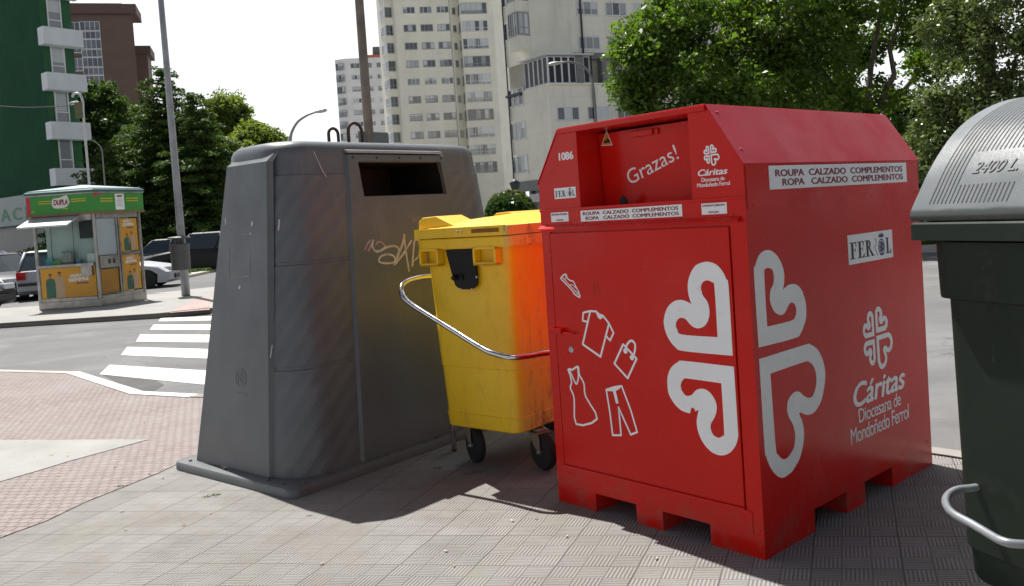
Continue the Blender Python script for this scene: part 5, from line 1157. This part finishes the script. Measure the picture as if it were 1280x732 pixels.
# poster artwork: white headline and pairs of people (flat printing)
def poster(M,x0,x1,y0,y1,parent,wide):
    w=x1-x0; h=y1-y0
    if wide: tx,ty,tw=x0+w*.50,y0+h*.52,w*.37
    else: tx,ty,tw=x0+w*.14,y0+h*.78,w*.68
    hh=.085 if wide else .075
    text('AHORA Y',tx+tw*.08,ty+hh*.9,tw*.72,hh,M,WL,parent,bold=.07,off=.014,rot=.05); text('SIEMPRE',tx,ty-hh*.25,tw,hh,M,WL,parent,bold=.07,off=.014,rot=.05); rect(tx+tw*.35,tx+tw*.97,ty-hh*.8,ty-hh*.5,M,mat('purple_print',(.12,.02,.10),.5),parent,'small_print_line',.014)
    skin=mat('printed_skin',(.34,.17,.09),.5); hair=mat('printed_dark_hair',(.03,.015,.01),.5); A_=mat('printed_green_cloth',(.03,.13,.08),.5); B_=mat('printed_beige_cloth',(.48,.33,.20),.5)
    for i,(cx,cl) in enumerate((((.17,A_),(.34,B_)) if wide else ((.36,A_),(.64,B_)))):
        c=x0+w*cx; r=h*(.085 if wide else .06); ty2=y0+h*(.88 if wide else .60) - (.05*h if i==0 else 0); bw=w*(.085 if wide else .19)
        body=[(c-bw,y0+.01),(c-bw*1.05,ty2-r*4.2),(c-bw*.85,ty2-r*2.5),(c-bw*.25,ty2-r*2.1),(c+bw*.25,ty2-r*2.1),(c+bw*.85,ty2-r*2.5),(c+bw*1.05,ty2-r*4.2),(c+bw,y0+.01)]
        put(curve2d([body],.0004),M,'printed_figure',cl,parent,.0135); put(curve2d([[(c+r*.62*math.cos(a),ty2-r*1.25+r*.95*math.sin(a)) for a in [k*.5236 for k in range(12)]]],.0004),M,'printed_head',skin,parent,.0145); put(curve2d([[(c+r*.68*math.cos(a),ty2-r*.75+r*.62*math.sin(a)) for a in [k*math.pi/8 for k in range(9)]]],.0004),M,'printed_hair',hair,parent,.0155)
poster(kAB,.06,s-.06,.25,wy0-.07,pst,True); poster(kBC,t2+.06,t3-.02,1.21,2.0,p1,False); poster(kBC,t2+.06,t3-.02,.27,1.11,p2,False)
# awning flap over the counter
a0=kAB@Vector((-.02,hk-.02,.03)); a1_=kAB@Vector((s*.80,hk-.02,.03)); nn=(kAB.to_3x3()@Vector((0,0,1)))
b=MB(); b.rings([[a0,a0+Vector((0,0,.02)),a0+nn*.62-Vector((0,0,.20)),a0+nn*.62-Vector((0,0,.24))],[a1_,a1_+Vector((0,0,.02)),a1_+nn*.62-Vector((0,0,.20)),a1_+nn*.62-Vector((0,0,.24))]],smooth=False); b.build('awning_flap',mat('pale_aluminium',(.55,.57,.57),.4,.3),kiosk)
# ============================================================= POLES AND LAMPS
GALV=mat('galvanised_pole',(.30,.31,.32),.5,.35,var=.22,scale=3); BRP=mat('weathered_brown_pole',(.20,.165,.135),.75,.1,var=.4,scale=2.5); PALEM=mat('pale_metal',(.50,.51,.51),.4,.4)
pb=gp(232.5,369,.02)
pole=empty('street_pole',pb,0,'tall grey steel pole with round grey bin clamped low, right of the kiosk','street pole')
MB().tube([(0,0,0),(0,0,.9),(0,0,2.2),(-.02,0,6),(-.06,0,11)],[.105,.098,.09,.075,.06],16).build('shaft',GALV,pole)
b=MB(); b.lathe([(.11,1.66),(.16,1.66)],20,cap=False); 
for z in (1.72,1.95,2.05): b.lathe([(.094,z),(.10,z),(.10,z+.02),(.094,z+.02)],18)
b.build('clamp_band',GALV,pole)
lb=empty('litter_bin',pb+Vector((.0,-.16,.62)),0,'dark grey cylindrical litter bin with round cap, strapped to the grey street pole','litter bin')
DG=mat('dark_grey_bin',(.07,.072,.075),.55,var=.15,bump=.2,bscale=80)
b=MB(); b.lathe([(.20,.02),(.222,.03),(.235,.62),(.245,.645),(.245,.665)],28); b.build('drum',DG,lb,smooth=40)
b=MB(); b.lathe([(.13,.667),(.11,.70),(.11,.80)],24); b.build('neck',DG,lb,smooth=40)
b=MB(); b.lathe([(.27,.80),(.275,.83),(.24,.852),(.05,.865)],28); b.build('cap',DG,lb,smooth=40)
# brown pole with a sign board seen from behind
pq=at(462,180,13.0); pb=Vector((pq.x,pq.y,ZR))
bp=empty('lamp_pole',pb,0,'tall weathered brown pole with a grey sign board back, behind the grey container','lamp pole')
MB().tube([(0,0,0),(0,0,4),(0,0,9)],[.075,.068,.058],16).build('shaft',BRP,bp)
sA=at(445,165,12.7)-pb; sB=at(483,163,13.2)-pb; zs=at(462,186,13).z-pb.z
sx_=(sB-sA); sx_.z=0
me=MB().box(0,sx_.length,-.02,0,zs-.45,(sA.z+sB.z)/2).mesh(); o=link('sign_board',me,bp,[mat('sign_back_grey',(.16,.17,.17),.5,.3)]); o.location=(sA.x,sA.y+.13,0); o.rotation_euler=(0,0,math.atan2(sx_.y,sx_.x)); k=o.modifiers.new('b','BEVEL'); k.width=.01
# curved street lamps
def curved_lamp(name,label,Y,pts,head,r0,r1,mm,hr=.11,hl=.7,base=True,group=None,parent_empty=None):
    W_=[at(x,y,Y) for x,y in pts]; b0=Vector((W_[0].x,W_[0].y,ZR)); e=empty(name,b0,0,label,'street lamp',group)
    Q=[Vector((0,0,0))]+[p-b0 for p in W_]; Q=[Vector(q) for q in catmull([tuple(q) for q in Q],False,5)]
    rs=[r0+(r1-r0)*i/(len(Q)-1) for i in range(len(Q))]; MB().tube(Q,rs,10).build('mast',mm,e)
    h0,h1=[at(x,y,Y)-b0 for x,y in head]; ax=(h1-h0); M=basis(h0,ax.cross(Vector((0,0,1))),Vector((0,0,1)).cross(ax).cross(ax) if False else ax.cross(ax.cross(Vector((0,0,1)))),ax.normalized())
    L=ax.length; b=MB(); b.lathe([(.04,0),(hr*.6,L*.2),(hr,L*.55),(hr*.95,L*.85),(hr*.3,L)],14,M=M@Matrix.Diagonal((1,.5,1,1))); b.build('lamp_head',PALEM,e,smooth=50); return e
curved_lamp('street_lamp','slim curved street lamp against the white sky, left of the brown pole',34,[(363,190),(363,176),(365,165),(372,153),(383,145),(393,141)],[(391,141.2),(409,137.5)],.07,.04,GALV,.16)
curved_lamp('street_lamp','curved street lamp standing before the stained cream corner block',31,[(747,180),(745,150),(742,112),(737,92),(727,82),(713,78),(702,78)],[(706,78),(685,81)],.05,.035,mat('dark_galvanised',(.22,.22,.22),.5,.4),.13)
curved_lamp('street_lamp','small thin curved street lamp in front of the dark trees, right of the lantern pole',40,[(129,205),(128,192),(125,183),(118,177),(110,175)],[(112,175),(106,176)],.032,.024,mat('dull_lamp_metal',(.25,.25,.25),.5,.4),.08)
# lantern pole behind the kiosk roof
kp0=at(112,235,24); kb=Vector((kp0.x,kp0.y,ZR)); e=empty('lantern_pole',kb,0,'thin pole with hooked arm, loudspeaker box and lantern rising behind the kiosk roof','lamp post')
Q=[at(x,y,24)-kb for x,y in [(112,235),(109,200),(106.5,170),(104,140),(103.5,128),(101,120),(96.5,117),(92,118),(90.5,122)]]
MB().tube([Vector((Q[0].x,Q[0].y,0))]+[Vector(q) for q in catmull([tuple(q) for q in Q],False,4)],.032,10).build('mast',PALEM,e)
h=at(100,138,24)-kb; MB().box(h.x-.10,h.x+.08,h.y-.10,h.y+.05,h.z-.22,h.z+.22).build('speaker_box',mat('olive_box',(.12,.11,.05),.6),e,bevel=.01)
h=at(94.5,128.5,24)-kb; b=MB(); b.lathe([(.04,.04),(.16,.0),(.17,-.02),(.04,-.03)],14,M=Matrix.Translation(h)); b.build('lamp_head',PALEM,e)
# lantern by the bushes
lp_=at(644,233,44); kb=Vector((lp_.x,lp_.y,ZR)); e=empty('lantern_post',kb,0,'dark post lantern standing behind the clipped bushes','lamp post')
MB().tube([(0,0,0),(0,0,lp_.z-kb.z-.4)],.07,10).build('post',DK,e); b=MB(); b.lathe([(.1,-.45),(.26,.05),(.28,.12),(.30,.16),(.05,.36)],12,M=Matrix.Translation((0,0,lp_.z-kb.z))); b.build('lantern',DK,e)
# overhead wire on the left
w0=at(-40,128,26); w1=at(100,131,24.2); P=[w0.lerp(w1,i/10)-Vector((0,0,.12*math.sin(math.pi*i/10))) for i in range(11)]
meta(MB().tube(P,.012,5).build('overhead_cable',DK),'thin dark cable crossing the green facade to the lantern pole','cable')
# ============================================================= CARS
TYRE=mat('car_tyre',(.02,.02,.02),.8); RIM=mat('alloy_rim',(.42,.43,.44),.35,.8); CG=mat('car_glass',(.045,.06,.068),.08,spec=.7); TRIM=mat('black_trim',(.02,.02,.02),.5); HL=mat('headlight_glass',(.55,.57,.6),.1,var=.1); TL=mat('red_lamp_glass',(.40,.012,.015),.15); AMB=mat('amber_lamp',(.6,.2,.02),.2); PLT=mat('number_plate',(.65,.65,.63),.5)
def car(label,loc,rz,paint,L=4.2,Wd=1.74,Hh=1.45,suv=False,name='parked_car',group='cars parked behind the kiosk'):
    e=empty(name,loc,rz,label,'car',group); w=Wd/2; gc=.22 if suv else .17; bz=Hh*.60
    wr=.35 if suv else .31; xf=L*.5-.82; xr=-L*.5+.75
    def arch(cx): return [(cx+(wr+.06)*math.cos(a),wr+(wr+.06)*math.sin(a)) for a in [math.radians(d) for d in range(0,181,20)]]
    prof=[(-L/2+.03,gc+.1),(-L/2,.5),(-L/2+.05,bz-.02),(-L/2+.22,bz+.03),(L*.22,bz+.0),(L/2-.45,bz-.13),(L/2-.10,bz-.28),(L/2,.50),(L/2-.02,gc+.08),(L/2-.15,gc)]
    low=[p for p in arch(xf) if p[1]>=gc-.01 or True]; low2=arch(xr)
    poly=prof+[(xf+wr+.06,gc)]+arch(xf)[1:-1]+[(xf-wr-.06,gc),(xr+wr+.06,gc)]+arch(xr)[1:-1]+[(xr-wr-.06,gc)]
    b=MB(); ST=[(-w+.0,1),(-w+.015,1),(-w+.06,1),(-w+.16,1),(0,1.0),(w-.16,1),(w-.06,1),(w-.015,1),(w,1)]
    rs=[]
    for y,s in ST:
        r=[]
        for x,z in poly:
            q=max(0,(abs(y)-(w-.16))/.16); xx=x*(1-.03*(abs(y)/w)**4) if not (gc<z<wr*2.3 and abs(x)<L/2-.2) else x
            xx-=math.copysign(.05*q**3,x) if abs(x)>L/2-.3 else 0; zz=z-(.07*q**2.5 if z>bz-.33 else 0)+.0
            r.append((xx,y if s==1 else y*1.0,zz))
        rs.append(r)
    b.rings(rs,smooth=True); bd=b.build('body',paint,e,smooth=38)
    # greenhouse
    g0=(-L/2+.12 if not suv else -L/2+.10, L*.5-1.28); g1=(-L/2+.55 if not suv else -L/2+.32, L*.5-2.0)
    b=MB(); z0,z1=bz-.01,Hh-.03
    b.rings([[(g0[0],-w+.06,z0),(g0[1],-w+.08,z0),(g0[1]+.05,0,z0),(g0[1],w-.08,z0),(g0[0],w-.06,z0)],[(g1[0],-w+.24,z1),(g1[1],-w+.26,z1),(g1[1]+.06,0,z1),(g1[1],w-.26,z1),(g1[0],w-.24,z1)]],smooth=False); b.build('windows',CG,e,bevel=.02)
    b=MB(); b.rings([[(g1[0]-.05,-w+.22,z1-.02),(g1[1]+.04,-w+.24,z1-.02),(g1[1]+.12,0,z1-.02),(g1[1]+.04,w-.24,z1-.02),(g1[0]-.05,w-.22,z1-.02)],[(g1[0]+.02,-w+.34,Hh),(g1[1]-.06,-w+.36,Hh),(g1[1],0,Hh+.01),(g1[1]-.06,w-.36,Hh),(g1[0]+.02,w-.34,Hh)]],smooth=False); b.build('roof',paint,e,bevel=.02)
    b=MB()
    for s in (-1,1):
        for (xa,za,ya),(xb,zb,yb) in (((g0[1],z0,w-.07),(g1[1],z1,w-.25)),((g0[0],z0,w-.05),(g1[0],z1,w-.23)),(((g0[0]+g0[1])*.5,z0,w-.05),((g1[0]+g1[1])*.5,z1,w-.235)),((g0[0]+.62,z0,w-.05),(g1[0]+.42,z1,w-.235))): b.tube([(xa,s*ya,za),(xb,s*yb,zb)],.035 if xa in g0 else .025,6)
    b.build('pillars',paint,e)
    for x in (xf,xr):
        for s in (-1,1):
            M=Matrix.Translation((x,s*(w-.10),wr))@Matrix.Rotation(math.pi/2,4,'X'); wh=MB().lathe([(wr*.62,-.1),(wr*.95,-.1),(wr,-.07),(wr,.07),(wr*.95,.1),(wr*.62,.1)],24,M=M).build('wheel',TYRE,e,smooth=50)
            b=MB(); M2=Matrix.Translation((x,s*(w-.02),wr))@Matrix.Rotation(-s*math.pi/2,4,'X'); b.lathe([(wr*.64,-.02),(wr*.60,.008),(wr*.54,-.02)],24,M=M2@Matrix.Rotation(math.pi,4,'X') if False else M2,cap=False); b.lathe([(wr*.55,-.05),(wr*.2,-.045)],20,mi=1,M=M2)
            for k in range(5):
                a=k*1.2566; b.box(.03,wr*.58,-.028,.028,-.03,.0,0,M=M2@Matrix.Rotation(a,4,'Z'))
            b.lathe([(.06,-.03),(.05,.006)],12,M=M2); b.build('rim',[RIM,TYRE],wh)
    for s in (-1,1):
        MB().box(L/2-.30,L/2-.035,s*(w-.30)-.16,s*(w-.30)+.20 if s>0 else s*(w-.30)+.16,bz-.33,bz-.18).build('headlight',HL,e,bevel=.03)
        MB().box(-L/2-.012,-L/2+.18,s*(w-.15)-.12,s*(w-.15)+.13,bz-.26,bz-.02).build('tail_light',TL,e,bevel=.02)
        MB().box(g0[1]-.28,g0[1]-.14,s*(w+.08)-.09,s*(w+.08)+.09,bz+.0,bz+.14).build('wing_mirror',paint,e,bevel=.02)
    MB().box(-L/2-.035,-L/2+.1,-w+.06,w-.06,.42,.50).build('bumper_strip',TRIM,e,bevel=.01)
    MB().box(-L/2-.045,-L/2-.01,-.26,.26,.33,.44).build('number_plate',PLT,e); MB().box(L/2-.02,L/2+.03,-w+.25,w-.25,.28,.42).build('grille',TRIM,e,bevel=.01)
    MB().box(g0[0]+1.2,g0[0]+1.38,-w-.012,-w+.02,bz-.17,bz-.14).build('door_handle',TRIM,e)
    return e
def paintm(n,c,m=.4): return mat(n,c,.45,0,var=.0,coat=.05,spec=.3)
SIL=paintm('silver_paint',(.42,.44,.47),.6); NAV=paintm('navy_paint',(.015,.02,.04)); BKP=paintm('black_paint',(.010,.010,.012),.1); GRP=paintm('grey_paint',(.10,.11,.12)); BLP=paintm('blue_paint',(.05,.08,.22)); WHP=paintm('white_paint',(.65,.66,.67),0)
def onroad(px,py): p=gp(px,py,ZR); return p
c1=at(145,360,27.6); c1.z=ZR
car('silver car behind the kiosk whose nose and front wheel show on its right',c1,math.radians(8),SIL,4.0,1.7,1.40)
c0=at(62,360,25.3); c0.z=ZR
car('silver hatchback seen from behind left of the kiosk, with red tail light and number plate',c0+Vector((-.375,.927,0))*2.1,math.radians(112),SIL,4.1,1.74,1.43)
c2=at(3,370,25.6); c2.z=ZR; car('navy car with orange side repeater parked left of the silver car',(c2.x-.9,c2.y+1.4,ZR),math.radians(-35),NAV,4.2,1.74,1.42)
c3=at(-22,370,21.6); c3.z=ZR; car('black car at the left edge of the photo, nearest of the parked cars',(c3.x-1.75,c3.y+.4,ZR),math.radians(-12),BKP,4.2,1.74,1.42)
c4=at(5,330,33); car('blue car whose roof shows above the navy car',(c4.x-.4,c4.y,ZR),math.radians(5),BLP,4.1,1.7,1.5)
c5=at(252,340,36.5); car('black off road car facing left, parked behind the grey street pole',(c5.x+.15,c5.y,ZR),math.radians(180+12),BKP,4.7,1.88,1.68,True,name='parked_suv')
c6=at(196,330,41); car('dark grey hatchback parked between the kiosk and the black off road car',(c6.x+.2,c6.y,ZR),math.radians(180+8),GRP,4.2,1.76,1.50)
c7=at(676,272,66); car('white car parked in front of the arcade, behind the clipped bushes',(c7.x,c7.y,ZR),math.radians(20),WHP,4.2,1.74,1.45,group='cars by the arcade')
c8=at(655,272,63); car('dark car parked in front of the arcade, left of the white one',(c8.x-2.5,c8.y+1,ZR),math.radians(20),GRP,4.2,1.74,1.45,group='cars by the arcade')
# ============================================================= TREES AND SHRUBS
LDK=leafmat('dark_conifer_needles',(.028,.06,.018),(.11,.19,.045),.25,.6,.2); LGD=leafmat('dark_leaves',(.028,.062,.018),(.09,.16,.04),.35); LLT=leafmat('light_leaves',(.11,.17,.035),(.24,.31,.08),.45); LPL=leafmat('plane_leaves',(.045,.10,.018),(.17,.27,.045),.5,.4,.5); LOK=leafmat('oak_leaves',(.06,.09,.03),(.19,.25,.09),.28,.32,.6); LBX=leafmat('box_leaves',(.02,.055,.012),(.07,.14,.03),.2,.3,.6); LB2=leafmat('feathery_leaves',(.06,.09,.03),(.14,.17,.06),.3)
def tree(name,label,base,blobs,lm,size,per,rad,count,seed,trunk_r=.25,limbs=6,group=None,shell=.75,up=.35):
    e=empty(name,base,0,label,'tree',group); g=random.Random(seed)
    bl=[(x-base[0],y-base[1],z-base[2],rx,ry,rz) for x,y,z,rx,ry,rz in blobs]
    cx=sum(b[0] for b in bl)/len(bl); cy=sum(b[1] for b in bl)/len(bl); zt=min(b[2]-b[5]*.3 for b in bl); ztop=max(b[2] for b in bl)
    b=MB(); fork=Vector((cx*.3,cy*.3,max(1.2,zt*.75))); limb(b,(0,0,-.1),fork,trunk_r*1.15,trunk_r*.85,.05,5,seed)
    limb(b,fork,(cx,cy,ztop),trunk_r*.8,trunk_r*.15,.12,7,seed+1)
    for i,q in enumerate(sorted(bl,key=lambda q:-q[3])[:limbs]): limb(b,fork+Vector((0,0,g.uniform(-.2,.6))),(q[0],q[1],q[2]+q[5]*.3),trunk_r*.5,trunk_r*.08,.16,7,seed+2+i)
    bmesh.ops.recalc_face_normals(b.bm,faces=b.bm.faces); b.build('trunk',BARK,e)
    leaves('crown',crown_clusters(bl,per,rad,count,seed,shell),size,lm,e,seed=seed,up=up); return e
def B(px,py,Y,rp,asp=.85,dy=.9):
    p=at(px,py,Y); r=rp*Y/FX; return (p.x,p.y,p.z,r,r*dy,r*asp)
# far left, dark tree behind the green block
p=at(122,330,62); tree('broadleaf_tree','dark green broadleaf tree directly right of the green block',(p.x,p.y,ZR),[B(122,125,62,28),B(112,160,61,30),B(135,165,61,26),B(118,205,60,36),B(100,130,63,20),B(140,135,62,16),B(145,225,60,30)],LGD,.19,42,.55,95,21,.35)
p=at(172,330,66); tree('broadleaf_tree','pale green tree just below the brown block, left of the conifer',(p.x,p.y,ZR),[B(172,150,66,22),B(180,185,65,28),B(160,190,66,20),B(175,225,64,30)],LLT,.19,40,.5,90,22,.3)
p=at(285,330,64); tree('broadleaf_tree','light green rounded tree rising behind the conifer, right side',(p.x,p.y,ZR),[B(282,135,64,24),B(268,160,63,24),B(300,155,64,22),B(290,190,63,34)],LLT,.19,42,.5,90,23,.3)
p=at(325,330,60); tree('broadleaf_tree','light green tree just left of the grey container top',(p.x,p.y,ZR),[B(318,175,60,24),B(338,180,60,18),B(300,195,59,30),B(330,210,59,30)],LLT,.19,42,.5,90,24,.3)
p=at(60,330,66); tree('broadleaf_tree','dark tree mass behind the kiosk, lower left',(p.x,p.y,ZR),[B(110,262,58,38,.8),B(150,270,56,36,.8),B(185,275,55,34,.7),B(240,280,55,36,.6),B(290,270,55,36,.7)],LGD,.2,40,.6,110,25,.3)
def conifer(label,base,H,R,seed,lm=LDK):
    e=empty('conifer_tree',base,0,label,'tree'); g=np.random.default_rng(seed); b=MB(); b.tube([(0,0,-.1),(0,0,H*.5),(0,0,H)],[.32,.2,.03],8); cl=[]
    z=1.0
    while z<H-.15:
        u=z/H; Lr=R*(1-u)**.75*(.78+.4*g.random())+.12; nb=max(3,int(9*(1-u)+3)); a0=g.random()*6.28
        for i in range(nb):
            a=a0+i*6.283/nb+g.normal()*.2; L_=Lr*(.6+.6*g.random()); dr=-.10*L_
            p0=Vector((0,0,z)); p1=Vector((math.cos(a)*L_,math.sin(a)*L_,z+dr+.28*g.random())); b.tube([p0,p0.lerp(p1,.5)+Vector((0,0,.12*L_*.5)),p1],[.05,.03,.01],5)
            n=max(2,int(L_/.36))
            for k in range(1,n+1):
                t=k/n; q=p0.lerp(p1,t)+Vector((0,0,.12*L_*math.sin(math.pi*t)*.5)); w=.22+.40*math.sin(math.pi*min(1,t*.9))*min(1,L_/2.5)
                cl.append((q.x+g.normal()*.08,q.y+g.normal()*.08,q.z,w,w,.12+.05*g.random(),62*(.4+w)))
        z+=.34*(1-.4*u)
    b.build('trunk',BARK,e); leaves('crown',cl,.13,lm,e,seed=seed,up=1.0); return e
p=at(222,335,47); hh=at(218,86,47).z-ZR
conifer('dark spreading conifer rising right behind the grey street pole',(p.x,p.y,ZR),hh,5.9,31)
p=at(258,335,45); conifer('shorter dark conifer beside the grey container, right of the street pole',(p.x,p.y,ZR),at(258,118,45).z-ZR,4.4,32)
p=at(150,335,44); conifer('low wide conifer behind the kiosk roof',(p.x,p.y,ZR),at(160,185,44).z-ZR,4.6,33)
# right: large plane tree over the red container
base=at(1118,235,24); base=(base.x,base.y,ZR)
bl=[]
for px,py,Y,r in [(785,62,22.3,17),(790,118,22.2,15),(812,70,22.3,22),(800,45,22.5,30),(795,85,22.2,30),(835,30,22.5,48),(850,95,22,46),(815,128,22.2,24),(800,112,22.3,22),(880,140,22,42),(905,50,22,55),(930,120,21.5,50),(965,30,22,55),(960,90,22.5,50),(1000,130,22,48),(1020,50,22.5,52),(1050,110,23.5,46),(1045,20,23,50),(1090,60,25,36),(1100,130,24.5,38),(1075,165,23.5,34),(1140,25,24,44),(1120,175,23,34),(1030,165,22.5,38),(1165,80,25,26),(870,-10,23,60),(960,-40,23,70),(1060,-40,24,60),(1150,-30,24,60),(1000,80,26,60),(900,90,26,50),(950,160,26,44),(1120,-90,24,70),(1000,-100,24,80)]: bl.append(B(px,py,Y,r,.8,.95))
e=tree('plane_tree','big bright leafy tree spreading above the red container',base,bl,LPL,.115,26,.38,96,41,.24,10,shell=.7,up=.3)
base2=at(1120,235,27); bl=[B(px,py,29,r,.8) for px,py,r in [(930,140,60),(1010,110,60),(1150,140,44),(1060,185,45),(980,190,50),(1150,215,42),(1200,180,50),(880,170,40),(1010,30,60),(1180,30,60)]]
tree('broadleaf_tree','dark shady tree behind the big tree, seen over the red container roof',(base2.x,base2.y+3,ZR),bl,LGD,.16,26,.5,80,42,.34,8)
b3=at(1262,235,14.5); bl=[B(px,py,Y,r,.9) for px,py,Y,r in [(1235,40,14.3,55),(1195,60,14.6,34),(1190,25,14.7,34),(1270,90,14,60),(1215,110,14.3,44),(1180,125,14.6,26),(1205,160,14.3,40),(1165,175,14.7,30),(1180,205,14.7,34),(1250,150,14,50),(1300,30,14,60),(1250,-20,14.5,60),(1320,120,14,60),(1230,200,14.2,50),(1290,200,14,50),(1150,200,15,24)]]
tree('evergreen_oak','grey green evergreen oak rising behind the dark green container',(b3.x,b3.y,ZR),bl,LOK,.062,46,.22,85,43,.22,9,shell=.75,up=.4)
# hedge below the trees on the opposite verge
g=[]
for i,s_ in enumerate((9.5,14.5,19.5,25,31)):  # unseen trees added to darken the red side's reflections and the shade nearby
    q=ln(off0+3.4,s_); x,y=q; tree('unseen_shade_tree','added unseen shading tree number %s, past the right frame edge'%('one','two','three','four')[i] if False else 'unseen leafy tree added past the right edge to darken reflections and shade',(x,y,ZR),[(x+a,y+b_,z,r,r,r*.8) for a,b_,z,r in ((0,0,8.2,3.4),(-2.0,.5,5.6,2.9),(2.1,-.4,5.8,2.9),(.3,1.2,10.8,2.6),(.2,-1.4,3.9,2.7),(-1.6,-1.4,7.8,2.5),(1.5,-1.5,8.5,2.4))],LGD,.32,12,.7,34,70+i,.2,5,group='unseen shading trees added past the right edge')
he=empty('hedge',(*ln(off0+2.2,0),ZR),0,'loose dark hedge along the opposite verge under the trees','hedge'); h0=Vector(ln(off0+2.2,0))
for i in range(360):
    q=Vector(ln(off0+2.2+rng.uniform(-.8,.9),rng.uniform(-11,16)))-h0; g.append((q.x,q.y,.25+1.9*rng.random()**.8,.3,.3,.25,60))
leaves('foliage',g,.13,LGD,he,seed=51)
b=MB()
for i in range(22):
    q=Vector(ln(off0+2.2,-10.5+i*.9))-h0; limb(b,(q.x,q.y,-.05),(q.x+.1,q.y,1.7),.035,.01,.1,4,i)
b.build('stem',BARK,he)
# clipped bushes between the containers
def bush(label,px,py,Y,rp,asp,lm,size,seed,stretch=1):
    c=at(px,py,Y); r=rp*Y/FX; e=empty('clipped_bush',(c.x,c.y,ZR),0,label,'bush','clipped bushes seen between the grey and the red container'); H=c.z-ZR
    g=np.random.default_rng(seed); cl=[]
    for i in range(260):
        d=g.normal(size=3); d/=np.linalg.norm(d); cl.append((d[0]*r,d[1]*r,H+d[2]*r*asp,r*.17,r*.17,r*.13,42))
    for i in range(70): cl.append((g.uniform(-r,r)*.75,g.uniform(-r,r)*.75,H*g.random(),r*.3,r*.3,r*.2,30))
    leaves('foliage',cl,size,lm,e,seed=seed,up=.2); b=MB()
    for k in range(4): limb(b,(0,0,-.05),(g.uniform(-.3,.3),g.uniform(-.3,.3),H),.06,.02,.1,4,seed+k)
    b.build('stem',BARK,e)
bush('glossy dark green clipped round bush, in front',636,268,30,26,.78,LBX,.10,61)
bush('duller feathery bush behind the glossy round one',638,264,34,27,.85,LB2,.11,62)
